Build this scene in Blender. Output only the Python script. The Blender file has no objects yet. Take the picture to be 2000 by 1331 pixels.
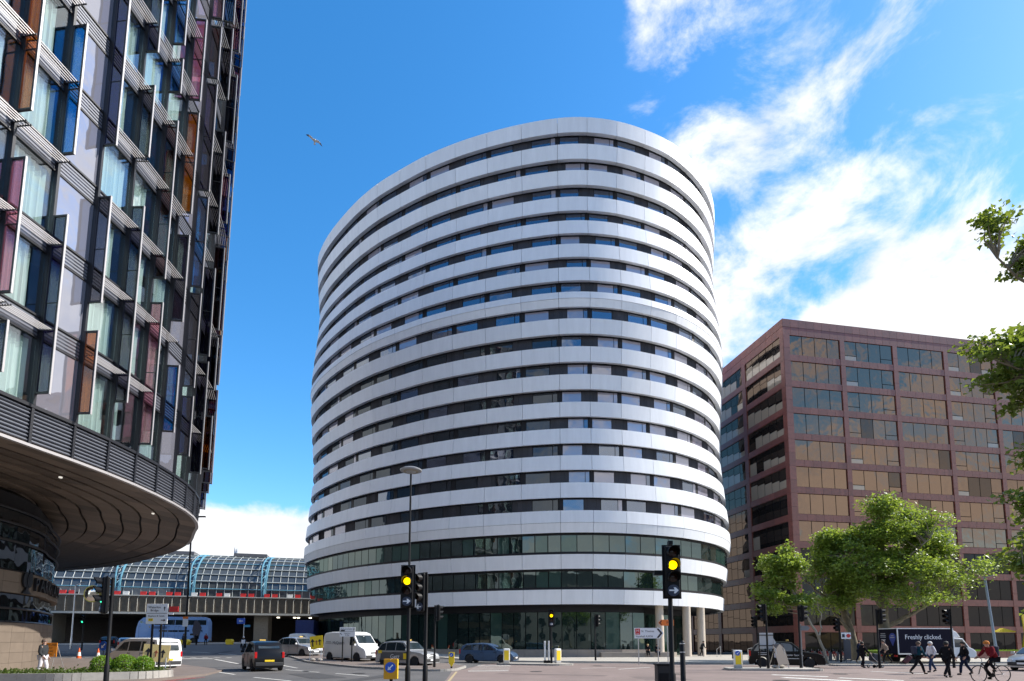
import bpy, bmesh, math, random
from math import sin, cos, pi, radians
from mathutils import Matrix, Vector

random.seed(7)
scene = bpy.context.scene
COL = scene.collection

# ------------------------------------------------------------------ camera
F_PX, TILT = 1100.0, math.atan(0.1)
cam_d = bpy.data.cameras.new("camera")
cam = bpy.data.objects.new("camera", cam_d)
COL.objects.link(cam)
cam.location = (0, 0, 1.7)
cam.rotation_euler = (pi / 2 + TILT, 0, 0)
cam_d.sensor_width = 36.0
cam_d.lens = F_PX / 2000.0 * 36.0
cam_d.shift_y = (1255 - F_PX * 0.1 - 665.5) / 2000.0
cam_d.clip_end = 9000
scene.camera = cam
scene.render.resolution_x, scene.render.resolution_y = 1024, 681

# ------------------------------------------------------------------ sun and sky
SUN_EL = radians(40)
SUN_AZ = (0.990, 0.14)
sd = Vector((SUN_AZ[0] * cos(SUN_EL), SUN_AZ[1] * cos(SUN_EL), sin(SUN_EL))).normalized()
sun_d = bpy.data.lights.new("sun", 'SUN')
sun_d.energy = 4.9
sun_d.angle = radians(0.53)
sun_d.color = (1.0, 0.95, 0.87)
sun = bpy.data.objects.new("sun", sun_d)
COL.objects.link(sun)
sun.location = (60, -20, 80)
sun.rotation_euler = (-sd).to_track_quat('-Z', 'Y').to_euler()

world = bpy.data.worlds.new("World")
scene.world = world
world.use_nodes = True
wn, wl = world.node_tree.nodes, world.node_tree.links
wn.clear()
w_out = wn.new('ShaderNodeOutputWorld')
w_bg = wn.new('ShaderNodeBackground')
w_bg.inputs['Strength'].default_value = 0.135
wl.new(w_bg.outputs[0], w_out.inputs[0])
sky = wn.new('ShaderNodeTexSky')
sky.sky_type = 'NISHITA'
sky.sun_disc = False
sky.sun_elevation = SUN_EL
sky.sun_rotation = math.atan2(SUN_AZ[0], SUN_AZ[1])
sky.air_density = 1.0
sky.dust_density = 0.4
sky.ozone_density = 3.0

def wmath(op, a, b=None, c=None, clamp=False):
    n = wn.new('ShaderNodeMath'); n.operation = op; n.use_clamp = clamp
    for i, v in enumerate((a, b, c)):
        if v is None: continue
        if isinstance(v, (int, float)): n.inputs[i].default_value = v
        else: wl.new(v, n.inputs[i])
    return n.outputs[0]

def wsmooth(v, lo, hi):
    n = wn.new('ShaderNodeMapRange'); n.interpolation_type = 'SMOOTHSTEP'
    wl.new(v, n.inputs[0]); n.inputs[1].default_value = lo; n.inputs[2].default_value = hi
    return n.outputs[0]

tc = wn.new('ShaderNodeTexCoord')
sx = wn.new('ShaderNodeSeparateXYZ'); wl.new(tc.outputs['Generated'], sx.inputs[0])
cx = wn.new('ShaderNodeCombineXYZ')
wl.new(sx.outputs[0], cx.inputs[0]); wl.new(sx.outputs[1], cx.inputs[1]); wl.new(wmath('MULTIPLY', sx.outputs[2], 1.5), cx.inputs[2])
def wnoise(scale, detail, rough, dist, off, stretch=(1, 1, 1), rot=0):
    m = wn.new('ShaderNodeMapping'); m.inputs['Location'].default_value = off
    m.inputs['Scale'].default_value = stretch
    m.inputs['Rotation'].default_value = (0, 0, rot)
    wl.new(cx.outputs[0], m.inputs[0])
    n = wn.new('ShaderNodeTexNoise'); n.inputs['Scale'].default_value = scale
    n.inputs['Detail'].default_value = detail; n.inputs['Roughness'].default_value = rough
    n.inputs['Distortion'].default_value = dist
    wl.new(m.outputs[0], n.inputs['Vector'])
    return n.outputs['Fac']
big = wnoise(2.4, 3, 0.5, 0.3, (3.1, 1.7, 0.4))
fine = wnoise(6.0, 14, 0.62, 0.35, (0.7, 5.2, 2.0))
hyp = wmath('SQRT', wmath('ADD', wmath('MULTIPLY', sx.outputs[0], sx.outputs[0]), wmath('MULTIPLY', sx.outputs[1], sx.outputs[1])))
az = wmath('DIVIDE', wmath('ADD', wmath('MULTIPLY', sx.outputs[0], -0.40), wmath('MULTIPLY', sx.outputs[1], 0.917)), wmath('MAXIMUM', hyp, 0.001))
clear = wmath('MULTIPLY', wsmooth(az, 0.78, 0.92), wsmooth(sx.outputs[2], 0.17, 0.27))
dens = wmath('ADD', wmath('MULTIPLY', big, 0.75), wmath('MULTIPLY', fine, 1.15))
low = wmath('MULTIPLY', wmath('SUBTRACT', 1.0, wsmooth(sx.outputs[2], 0.2, 0.66)), 0.42)
dens = wmath('ADD', wmath('SUBTRACT', dens, wmath('MULTIPLY', clear, 0.7)), low)
dens = wmath('SUBTRACT', dens, wmath('MULTIPLY', wsmooth(wmath('MULTIPLY', sx.outputs[1], -1.0), -0.1, 0.5), 0.24))
mask = wsmooth(dens, 0.85, 1.13)
# cloud brightness varies with thickness: thin edges bright, thick cores slightly grey
shade = wnoise(7.0, 6, 0.55, 0.2, (9.0, 2.0, 1.0))
cr = wn.new('ShaderNodeValToRGB')
cr.color_ramp.elements[0].position = 0.3; cr.color_ramp.elements[0].color = (4.4, 4.7, 5.3, 1)
cr.color_ramp.elements[1].position = 0.6; cr.color_ramp.elements[1].color = (6.2, 6.2, 6.2, 1)
wl.new(shade, cr.inputs[0])
hsv = wn.new('ShaderNodeHueSaturation'); hsv.inputs['Saturation'].default_value = 1.32; hsv.inputs['Value'].default_value = 1.45; hsv.inputs['Hue'].default_value = 0.497
wl.new(sky.outputs[0], hsv.inputs['Color'])
mx = wn.new('ShaderNodeMix'); mx.data_type = 'RGBA'
wl.new(mask, mx.inputs[0]); wl.new(hsv.outputs[0], mx.inputs[6]); wl.new(cr.outputs[0], mx.inputs[7])
wl.new(mx.outputs[2], w_bg.inputs[0])

scene.view_settings.view_transform = 'Standard'
scene.view_settings.look = 'None'
scene.view_settings.exposure = 0.58
scene.view_settings.gamma = 1.0
scene.view_settings.use_curve_mapping = False

# ------------------------------------------------------------------ materials
MATS = {}
def mat(name, col, rough=0.6, metal=0.0, spec=0.5, var=0.0, vscale=4.0, bump=0.0, bscale=30.0,
        coat=0.0, emit=None, estr=0.0, trans=0.0, objvar=0.0, stretch=(1, 1, 1), rvar=0.0):
    if name in MATS: return MATS[name]
    m = bpy.data.materials.new(name); m.use_nodes = True
    nt = m.node_tree; b = nt.nodes['Principled BSDF']
    b.inputs['Base Color'].default_value = (*col, 1)
    b.inputs['Roughness'].default_value = rough
    b.inputs['Metallic'].default_value = metal
    b.inputs['Specular IOR Level'].default_value = spec
    b.inputs['Coat Weight'].default_value = coat
    b.inputs['Coat Roughness'].default_value = 0.05
    b.inputs['Transmission Weight'].default_value = trans
    if emit:
        b.inputs['Emission Color'].default_value = (*emit, 1); b.inputs['Emission Strength'].default_value = estr
    if var or bump or rvar:
        t = nt.nodes.new('ShaderNodeTexCoord'); mp = nt.nodes.new('ShaderNodeMapping')
        mp.inputs['Scale'].default_value = stretch
        nt.links.new(t.outputs['Object'], mp.inputs[0])
    if var or objvar or rvar:
        n = None
        mixv = nt.nodes.new('ShaderNodeHueSaturation'); mixv.inputs['Color'].default_value = (*col, 1)
        val = None
        if var or rvar:
            n = nt.nodes.new('ShaderNodeTexNoise'); n.inputs['Scale'].default_value = vscale
            n.inputs['Detail'].default_value = 8; n.inputs['Roughness'].default_value = 0.65
            nt.links.new(mp.outputs[0], n.inputs['Vector'])
            r = nt.nodes.new('ShaderNodeMapRange'); r.inputs[1].default_value = 0.25; r.inputs[2].default_value = 0.75
            r.inputs[3].default_value = 1 - var; r.inputs[4].default_value = 1 + var
            nt.links.new(n.outputs['Fac'], r.inputs[0]); val = r.outputs[0]
            if rvar:
                r3 = nt.nodes.new('ShaderNodeMapRange'); r3.inputs[1].default_value = 0.3; r3.inputs[2].default_value = 0.7
                r3.inputs[3].default_value = max(0, rough - rvar); r3.inputs[4].default_value = rough + rvar
                nt.links.new(n.outputs['Fac'], r3.inputs[0]); nt.links.new(r3.outputs[0], b.inputs['Roughness'])
        if objvar:
            oi = nt.nodes.new('ShaderNodeObjectInfo')
            r2 = nt.nodes.new('ShaderNodeMapRange'); r2.inputs[3].default_value = 1 - objvar; r2.inputs[4].default_value = 1 + objvar
            nt.links.new(oi.outputs['Random'], r2.inputs[0])
            if val is None: val = r2.outputs[0]
            else:
                mm = nt.nodes.new('ShaderNodeMath'); mm.operation = 'MULTIPLY'
                nt.links.new(val, mm.inputs[0]); nt.links.new(r2.outputs[0], mm.inputs[1]); val = mm.outputs[0]
        nt.links.new(val, mixv.inputs['Value']); nt.links.new(mixv.outputs[0], b.inputs['Base Color'])
    if bump:
        n2 = nt.nodes.new('ShaderNodeTexNoise'); n2.inputs['Scale'].default_value = bscale; n2.inputs['Detail'].default_value = 5
        nt.links.new(mp.outputs[0], n2.inputs['Vector'])
        bp = nt.nodes.new('ShaderNodeBump'); bp.inputs['Strength'].default_value = bump; bp.inputs['Distance'].default_value = 0.03
        nt.links.new(n2.outputs['Fac'], bp.inputs['Height']); nt.links.new(bp.outputs[0], b.inputs['Normal'])
    MATS[name] = m
    return m

def schlick(nt, lo):
    """two-sided mirror weight: lo face-on, rising to 1 at grazing angles"""
    ge = nt.nodes.new('ShaderNodeNewGeometry')
    dt = nt.nodes.new('ShaderNodeVectorMath'); dt.operation = 'DOT_PRODUCT'
    nt.links.new(ge.outputs['Incoming'], dt.inputs[0]); nt.links.new(ge.outputs['Normal'], dt.inputs[1])
    def mth(op, a, b=None):
        n = nt.nodes.new('ShaderNodeMath'); n.operation = op
        for i, v in enumerate((a, b)):
            if v is None: continue
            if isinstance(v, (int, float)): n.inputs[i].default_value = v
            else: nt.links.new(v, n.inputs[i])
        return n.outputs[0]
    f = mth('POWER', mth('SUBTRACT', 1.0, mth('ABSOLUTE', dt.outputs['Value'])), 5.0)
    return mth('ADD', mth('MULTIPLY', f, 1.0 - lo), lo)

def window_glass(name, tint, see=0.5, wave=0.02, refl=1.0):
    """thin glazing: mirror reflection over a tinted clear pane, slightly wavy"""
    m = bpy.data.materials.new(name); m.use_nodes = True
    nt = m.node_tree; nt.nodes.clear()
    o = nt.nodes.new('ShaderNodeOutputMaterial'); mixs = nt.nodes.new('ShaderNodeMixShader')
    g = nt.nodes.new('ShaderNodeBsdfGlossy'); g.inputs['Roughness'].default_value = 0.015
    g.inputs['Color'].default_value = (refl, refl, refl, 1)
    t = nt.nodes.new('ShaderNodeBsdfTransparent'); t.inputs['Color'].default_value = (*tint, 1)
    nt.links.new(schlick(nt, 1 - see), mixs.inputs[0])
    nt.links.new(t.outputs[0], mixs.inputs[1]); nt.links.new(g.outputs[0], mixs.inputs[2])
    nt.links.new(mixs.outputs[0], o.inputs[0])
    if wave:
        tc_ = nt.nodes.new('ShaderNodeTexCoord')
        n = nt.nodes.new('ShaderNodeTexNoise'); n.inputs['Scale'].default_value = 0.55; n.inputs['Detail'].default_value = 2
        nt.links.new(tc_.outputs['Object'], n.inputs['Vector'])
        bp = nt.nodes.new('ShaderNodeBump'); bp.inputs['Strength'].default_value = wave; bp.inputs['Distance'].default_value = 1.0
        nt.links.new(n.outputs['Fac'], bp.inputs['Height']); nt.links.new(bp.outputs[0], g.inputs['Normal'])
    MATS[name] = m
    return m

def solid_glass(name, col, tint, refl, wave=0.02):
    """opaque coated glazing: diffuse backing seen under a tinted mirror layer"""
    m = bpy.data.materials.new(name); m.use_nodes = True
    nt = m.node_tree; nt.nodes.clear()
    o = nt.nodes.new('ShaderNodeOutputMaterial'); mixs = nt.nodes.new('ShaderNodeMixShader')
    g = nt.nodes.new('ShaderNodeBsdfGlossy'); g.inputs['Roughness'].default_value = 0.02
    g.inputs['Color'].default_value = (*tint, 1)
    d = nt.nodes.new('ShaderNodeBsdfDiffuse'); d.inputs['Color'].default_value = (*col, 1)
    nt.links.new(schlick(nt, refl), mixs.inputs[0])
    nt.links.new(d.outputs[0], mixs.inputs[1]); nt.links.new(g.outputs[0], mixs.inputs[2])
    nt.links.new(mixs.outputs[0], o.inputs[0])
    tc_ = nt.nodes.new('ShaderNodeTexCoord')
    n = nt.nodes.new('ShaderNodeTexNoise'); n.inputs['Scale'].default_value = 0.5; n.inputs['Detail'].default_value = 2
    nt.links.new(tc_.outputs['Object'], n.inputs['Vector'])
    bp = nt.nodes.new('ShaderNodeBump'); bp.inputs['Strength'].default_value = wave; bp.inputs['Distance'].default_value = 1.0
    nt.links.new(n.outputs['Fac'], bp.inputs['Height']); nt.links.new(bp.outputs[0], g.inputs['Normal'])
    MATS[name] = m
    return m

def leaf_mat(name, col, tcol):
    m = bpy.data.materials.new(name); m.use_nodes = True
    nt = m.node_tree; nt.nodes.clear()
    o = nt.nodes.new('ShaderNodeOutputMaterial'); mixs = nt.nodes.new('ShaderNodeMixShader'); mixs.inputs[0].default_value = 0.4
    p = nt.nodes.new('ShaderNodeBsdfPrincipled'); p.inputs['Roughness'].default_value = 0.42
    t = nt.nodes.new('ShaderNodeBsdfTranslucent')
    geo = nt.nodes.new('ShaderNodeNewGeometry')
    hs = nt.nodes.new('ShaderNodeHueSaturation'); hs.inputs['Color'].default_value = (*col, 1)
    mr = nt.nodes.new('ShaderNodeMapRange'); mr.inputs[3].default_value = 0.6; mr.inputs[4].default_value = 1.45
    nt.links.new(geo.outputs['Random Per Island'], mr.inputs[0]); nt.links.new(mr.outputs[0], hs.inputs['Value'])
    nt.links.new(hs.outputs[0], p.inputs['Base Color']); t.inputs['Color'].default_value = (*tcol, 1)
    nt.links.new(p.outputs[0], mixs.inputs[1]); nt.links.new(t.outputs[0], mixs.inputs[2]); nt.links.new(mixs.outputs[0], o.inputs[0])
    MATS[name] = m
    return m

BLACK = mat('black_paint', (0.008, 0.008, 0.009), 0.5, spec=0.2)
DARK = mat('dark_frame', (0.012, 0.012, 0.015), 0.5, spec=0.25)
RUBBER = mat('rubber', (0.015, 0.015, 0.016), 0.85)
STEEL = mat('brushed_steel', (0.55, 0.56, 0.58), 0.35, 0.9)
GREYP = mat('grey_pole_paint', (0.16, 0.18, 0.2), 0.5)
WHITEP = mat('white_paint', (0.78, 0.78, 0.76), 0.4, var=0.05)
CHROME = mat('chrome', (0.75, 0.75, 0.77), 0.12, 1.0)
YELLOW = mat('sign_yellow', (0.9, 0.62, 0.02), 0.5)
ORANGE = mat('sign_orange', (0.85, 0.2, 0.03), 0.5)
BLUE = mat('sign_blue', (0.02, 0.1, 0.5), 0.45)
RED = mat('sign_red', (0.6, 0.03, 0.03), 0.45)
SIGNW = mat('sign_white', (0.8, 0.8, 0.8), 0.5)
INK = mat('sign_ink', (0.02, 0.02, 0.025), 0.6)
CARGLASS = mat('car_glass', (0.02, 0.03, 0.035), 0.03, 0.0, 1.0)
AMBERL = mat('amber_lamp_lit', (1, 0.6, 0.0), 0.4, emit=(1.0, 0.62, 0.0), estr=1.6)
GREENL = mat('green_lamp_lit', (0, 0.6, 0.3), 0.4, emit=(0.05, 1.0, 0.55), estr=1.2)
LENS = mat('dark_lens', (0.03, 0.012, 0.01), 0.15)
TAIL = mat('tail_lamp', (0.5, 0.01, 0.01), 0.2)
HEADL = mat('head_lamp', (0.7, 0.72, 0.75), 0.08, 0.3)
CONCRETE = mat('concrete', (0.42, 0.37, 0.31), 0.85, var=0.15, vscale=1.2, bump=0.3, bscale=25)
SKIN = mat('skin', (0.5, 0.3, 0.22), 0.6)
SKIN_D = mat('skin_brown', (0.22, 0.12, 0.08), 0.6)

# ------------------------------------------------------------------ helpers
def setp(o, label=None, cat=None, group=None, kind=None):
    if label: o['label'] = label
    if cat: o['category'] = cat
    if group: o['group'] = group
    if kind: o['kind'] = kind
    return o

def thing(name, label, cat, loc=(0, 0, 0), rz=0.0, group=None):
    o = bpy.data.objects.new(name, None); COL.objects.link(o)
    o.empty_display_size = 0.2
    o.location = loc; o.rotation_euler = (0, 0, rz)
    return setp(o, label, cat, group)

class MB:
    def __init__(s): s.v = []; s.f = []; s.m = Matrix.Identity(4); s.ident = True
    def xf(s, m): s.m = m; s.ident = False; return s
    def add(s, vs, fs):
        n = len(s.v)
        if s.ident: s.v += [tuple(v) for v in vs]
        else: s.v += [tuple(s.m @ Vector(v)) for v in vs]
        s.f += [tuple(i + n for i in f) for f in fs]
        return s
    def box(s, c, d, bottom=True):
        x, y, z = c; a, b, e = d[0] / 2, d[1] / 2, d[2] / 2
        return s.add([(x-a,y-b,z-e),(x+a,y-b,z-e),(x+a,y+b,z-e),(x-a,y+b,z-e),(x-a,y-b,z+e),(x+a,y-b,z+e),(x+a,y+b,z+e),(x-a,y+b,z+e)],
                     [(0,3,2,1),(4,5,6,7),(0,1,5,4),(1,2,6,5),(2,3,7,6),(3,0,4,7)])
    def hexa(s, q0, q1):
        """solid between two quads of four points each"""
        return s.add(list(q0) + list(q1), [(3,2,1,0),(4,5,6,7),(0,1,5,4),(1,2,6,5),(2,3,7,6),(3,0,4,7)])
    def tube(s, pts, rad, n=8, cap=True):
        pts = [Vector(p) for p in pts]
        if isinstance(rad, (int, float)): rad = [rad] * len(pts)
        vs, fs = [], []
        up = None
        for i, p in enumerate(pts):
            if i == 0: d = pts[1] - p
            elif i == len(pts) - 1: d = p - pts[i-1]
            else: d = (pts[i+1] - p).normalized() + (p - pts[i-1]).normalized()
            d = d.normalized() if d.length > 1e-9 else Vector((0, 0, 1))
            if up is None:
                up = Vector((0, 0, 1)) if abs(d.z) < 0.9 else Vector((1, 0, 0))
            a = d.cross(up).normalized(); b = a.cross(d).normalized(); up = b
            for k in range(n):
                t = 2 * pi * k / n
                vs.append(p + (a * cos(t) + b * sin(t)) * rad[i])
        for i in range(len(pts) - 1):
            for k in range(n):
                k2 = (k + 1) % n
                fs.append((i*n+k, i*n+k2, (i+1)*n+k2, (i+1)*n+k))
        if cap:
            fs.append(tuple(range(n-1, -1, -1))); fs.append(tuple((len(pts)-1)*n + k for k in range(n)))
        return s.add(vs, fs)
    def lathe(s, prof, n=16, c=(0, 0, 0)):
        vs, fs = [], []
        for r, z in prof:
            for k in range(n):
                t = 2 * pi * k / n; vs.append((c[0] + r*cos(t), c[1] + r*sin(t), c[2] + z))
        for i in range(len(prof) - 1):
            for k in range(n):
                k2 = (k+1) % n; fs.append((i*n+k, i*n+k2, (i+1)*n+k2, (i+1)*n+k))
        fs.append(tuple(range(n-1, -1, -1))); fs.append(tuple((len(prof)-1)*n + k for k in range(n)))
        return s.add(vs, fs)
    def prism(s, poly, y0, y1):
        """polygon in XZ extruded along Y"""
        n = len(poly)
        vs = [(x, y0, z) for x, z in poly] + [(x, y1, z) for x, z in poly]
        fs = [tuple(range(n)), tuple(range(2*n-1, n-1, -1))] + [(i, i+n, (i+1) % n + n, (i+1) % n) for i in range(n)]
        return s.add(vs, fs)
    def slab(s, poly, z0, z1):
        n = len(poly)
        vs = [(x, y, z0) for x, y in poly] + [(x, y, z1) for x, y in poly]
        fs = [tuple(range(n-1, -1, -1)), tuple(range(n, 2*n))] + [(i, (i+1) % n, (i+1) % n + n, i+n) for i in range(n)]
        return s.add(vs, fs)
    def mesh(s, name, m=None, smooth=False):
        me = bpy.data.meshes.new(name); me.from_pydata(s.v, [], s.f); me.update()
        if m: me.materials.append(m)
        bm = bmesh.new(); bm.from_mesh(me)
        bmesh.ops.recalc_face_normals(bm, faces=bm.faces)
        if smooth:
            for f in bm.faces: f.smooth = True
            for e in bm.edges:
                if len(e.link_faces) == 2 and e.calc_face_angle() > 0.7: e.smooth = False
        bm.to_mesh(me); bm.free()
        return me
    def build(s, name, m, parent=None, smooth=False, world=False, bevel=0.0):
        o = bpy.data.objects.new(name, s.mesh(name, m, smooth)); COL.objects.link(o)
        if parent is not None:
            o.parent = parent
            if world: o.matrix_parent_inverse = Matrix.Translation(-Vector(parent.location))
        if bevel:
            b = o.modifiers.new('bevel', 'BEVEL'); b.width = bevel; b.segments = 2; b.limit_method = 'ANGLE'
        return o

def child(name, me, parent, loc=(0, 0, 0), rot=None):
    o = bpy.data.objects.new(name, me); COL.objects.link(o); o.parent = parent; o.location = loc
    if rot: o.rotation_euler = rot
    return o

def copy_tree(o, parent=None):
    c = o.copy(); COL.objects.link(c); c.parent = parent
    for ch in o.children: copy_tree(ch, c)
    return c

def lettering(txt, size, mtx, m, parent, name='lettering', align='CENTER', ext=0.004, world=False):
    cu = bpy.data.curves.new('t', 'FONT'); cu.body = txt; cu.size = size; cu.align_x = align; cu.align_y = 'CENTER'; cu.extrude = ext
    cu.resolution_u = 3
    tmp = bpy.data.objects.new('t', cu); COL.objects.link(tmp)
    me = bpy.data.meshes.new_from_object(tmp)
    bpy.data.objects.remove(tmp); bpy.data.curves.remove(cu)
    me.materials.clear(); me.materials.append(m); me.name = name
    o = bpy.data.objects.new(name, me); COL.objects.link(o); o.parent = parent
    if world: o.matrix_parent_inverse = Matrix.Translation(-Vector(parent.location))
    o.matrix_local = mtx
    return o

FRONT = Matrix.Rotation(pi / 2, 4, 'X')      # text plane facing -Y

def zg(x, y):
    l = min(1, max(0, (-x - 2) / 16)); t = min(1.3, max(0, (y - 38) / 56))
    return 1.5 * t * l

def drape(name, poly, dz, m, skirt=0.0, world_parent=None, build=True):
    bm = bmesh.new()
    vs = [bm.verts.new((x, y, 0)) for x, y in poly]
    f = bm.faces.new(vs)
    if f.calc_area() and f.normal.z < 0: f.normal_flip()
    xs = [p[0] for p in poly]; ys = [p[1] for p in poly]
    lo = max(-130, int(min(xs)) // 2 * 2)
    for k in range(lo, int(max(xs)) + 2, 2):
        if k > -2 : break
        bmesh.ops.bisect_plane(bm, geom=bm.verts[:] + bm.edges[:] + bm.faces[:], plane_co=(k, 0, 0), plane_no=(1, 0, 0))
    for k in range(38, int(min(max(ys), 112)) + 2, 2):
        bmesh.ops.bisect_plane(bm, geom=bm.verts[:] + bm.edges[:] + bm.faces[:], plane_co=(0, k, 0), plane_no=(0, 1, 0))
    bm.normal_update()
    for f in bm.faces:
        if f.normal.z < 0: f.normal_flip()
    if skirt:
        be = [e for e in bm.edges if e.is_boundary]
        r = bmesh.ops.extrude_edge_only(bm, edges=be)
        low_v = [g for g in r['geom'] if isinstance(g, bmesh.types.BMVert)]
    for v in bm.verts: v.co.z = zg(v.co.x, v.co.y) + dz
    if skirt:
        for v in low_v: v.co.z -= skirt
    bmesh.ops.triangulate(bm, faces=[f for f in bm.faces if len(f.verts) > 4])
    me = bpy.data.meshes.new(name); bm.to_mesh(me); bm.free(); me.materials.append(m)
    o = bpy.data.objects.new(name, me); COL.objects.link(o)
    if world_parent: o.parent = world_parent
    return o
# ------------------------------------------------------------------ ground, roads, pavements
ASPH = mat('asphalt', (0.10, 0.095, 0.092), 0.9, var=0.28, vscale=0.35, bump=0.35, bscale=60, rvar=0.08)
ASPH_R = mat('red_asphalt', (0.205, 0.155, 0.137), 0.9, var=0.18, vscale=0.5, bump=0.3, bscale=60)
PAVE = mat('pavement_slabs', (0.40, 0.37, 0.32), 0.85, var=0.16, vscale=0.8, bump=0.2, bscale=20)
PAVE_B = mat('brown_paving', (0.17, 0.135, 0.115), 0.85, var=0.2, vscale=1.0, bump=0.2, bscale=20)
KERB = mat('granite_kerb', (0.33, 0.31, 0.28), 0.8, var=0.2, vscale=3)
LINE = mat('road_line_paint', (0.62, 0.6, 0.55), 0.75, var=0.3, vscale=3)
REDL = mat('red_line_paint', (0.5, 0.12, 0.1), 0.75, var=0.3, vscale=3)
GRASS = mat('lawn_soil', (0.10, 0.16, 0.012), 0.95, var=0.25, vscale=2)

def strip(vals): return sorted(set(vals))
gx = strip([-4000, -1200, -500, -250] + list(range(-130, 100, 2)) + [140, 260, 600, 1500, 4000])
gy = strip([-3000, -800, -200, -60, -20, 0, 16, 30] + list(range(38, 113, 2)) + [130, 180, 300, 700, 2000, 6000])
b = MB()
b.v = [(x, y, zg(x, y)) for y in gy for x in gx]
W = len(gx)
b.f = [(j*W+i, j*W+i+1, (j+1)*W+i+1, (j+1)*W+i) for j in range(len(gy)-1) for i in range(W-1)]
road = setp(b.build('road', ASPH), kind='structure')

setp(drape('red_road_surface', [(-2.6, 12), (60, 12), (60, 41.5), (19.5, 41.5), (9, 45.6), (-0.6, 46.6), (-2.2, 44), (-3.0, 36), (-3.5, 33), (-3.0, 26)], 0.006, ASPH_R), kind='structure')
setp(drape('pavement', [(-9, 57.5), (-3, 51), (3, 48.4), (9, 47.4), (16.5, 44.6), (22, 46.5), (60, 46.5), (90, 47), (90, 100), (34, 100), (34, 73), (-14, 73), (-14, 61)], 0.12, PAVE, 0.12), kind='structure')
setp(drape('pavement', [(-30, 12), (-16.6, 12), (-15.6, 20), (-15.6, 29), (-17, 33.5), (-21, 38), (-26, 42.5), (-34, 47.5), (-60, 52), (-60, 12)], 0.10, PAVE_B, 0.10), kind='structure')
setp(drape('pavement', [(-90, 82), (-60, 87.5), (-38, 93), (-30, 95), (-30, 99), (-38, 97.5), (-60, 92), (-90, 85)], 0.12, PAVE, 0.12), kind='structure')
def island(poly, m=PAVE_B):
    o = setp(drape('traffic_island', poly, 0.11, m, 0.11), kind='structure')
    k = MB()
    n = len(poly)
    for i in range(n):
        a, c = Vector(poly[i]), Vector(poly[(i+1) % n]); L = (c - a).length
        if L < 0.05: continue
        d = (c - a) / L; q = Vector((d.y, -d.x)) * 0.07
        m_ = max(1, int(L / 2))
        for s in range(m_):
            p, r = a + d * (L * s / m_ + 0.006), a + d * (L * (s+1) / m_ - 0.006)
            zp, zr = zg(*p), zg(*r)
            lo = [(p.x-q.x, p.y-q.y, zp-0.02), (r.x-q.x, r.y-q.y, zr-0.02), (r.x+q.x, r.y+q.y, zr-0.02), (p.x+q.x, p.y+q.y, zp-0.02)]
            hi = [(x, y, z + 0.145) for x, y, z in lo]
            k.hexa(lo, hi)
    k.build('kerb', KERB, o)
    return o
def rounded(poly, r=0.5, n=4):
    out = []
    N = len(poly)
    for i in range(N):
        p0, p1, p2 = (Vector(poly[(i+k-1) % N]) for k in range(3))
        a = p1 + (p0-p1).normalized() * min(r, (p0-p1).length/2.2); c = p1 + (p2-p1).normalized() * min(r, (p2-p1).length/2.2)
        for k in range(n+1):
            t = k/n; q = a*(1-t)**2 + p1*2*t*(1-t) + c*t*t
            out.append((q.x, q.y))
    return out
island(rounded([(-21.5, 54), (-15.9, 44.1), (-10.7, 38.3), (-6.8, 34.6), (-4.5, 33.3), (-3.4, 34), (-3.1, 38.5), (-4.7, 42.8), (-8, 43.8), (-13.1, 47.6), (-19, 55.5)], 0.7))
island(rounded([(-1.3, 43.2), (0, 44.8), (4.2, 44.6), (4.6, 42.2), (3.2, 41.3)], 0.5), PAVE)
island(rounded([(13.1, 34.2), (13.6, 36.6), (18.8, 36.6), (18.4, 33.4)], 0.6), PAVE)
island(rounded([(23, 40.6), (23.4, 42.0), (46, 42.0), (46, 40.6)], 0.4), PAVE)

def line(p, q, w, m=LINE, dz=0.013):
    a, c = Vector(p), Vector(q); d = (c-a).normalized(); n = Vector((d.y, -d.x)) * w/2
    o = drape('road_marking', [tuple(a-n), tuple(c-n), tuple(c+n), tuple(a+n)], dz, m); o.parent = road
for p, q, w in [((-24.2,39.9),(-19.6,35.3),.2),((-20.1,33.3),(-16.9,30.1),.22),((-17.9,33.7),(-14.6,30),.15),((-25,47.8),(-20.3,42.1),.2),
                ((-14.1,35.4),(-10.9,32.2),.15),((-16.5,40.7),(-14.2,37.6),.15),((-39.9,49.2),(-25.6,48.6),.5),((4.5,37.2),(7,38.3),.2),((6.7,35.8),(9.4,38.7),.2),
                ((13.6,29.8),(15.6,28.1),.5),((13.1,27.5),(14.9,25),.6),((15.6,27.2),(17.4,25.3),.5),((21,33.3),(22.4,30.6),.3),((-9.6,31),(-7.2,28.6),.15),((-12.5,27.6),(-9.7,25),.15),
                ((-30,58),(-27,55.5),.2),((-35,62),(-32,60),.2),((-40,66),(-37,64.3),.2),((-27,66),(-24.5,64),.2),((-33,72),(-30.4,70),.2),((-48,60),(-45,59),.2)]:
    line(p, q, w)
for i in range(6):   # crossing studs and bars beside the centre island
    line((-2.6 + i*0.02, 33.6 + i*1.5), (-0.2 + i*0.02, 33.9 + i*1.5), .5 if i in (0, 5) else .18)
for i in range(14): line((-39 + i*1.05, 50.3), (-38.5 + i*1.05, 50.3), .35)
line((-15.3, 22), (-15.3, 27.5), .1, REDL); line((-15.0, 22), (-15.0, 27.8), .1, REDL)
line((-2.5, 20), (-3.2, 32.8), .12, mat('worn_yellow_line', (0.42, 0.33, 0.18), 0.8, var=0.3))

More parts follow.
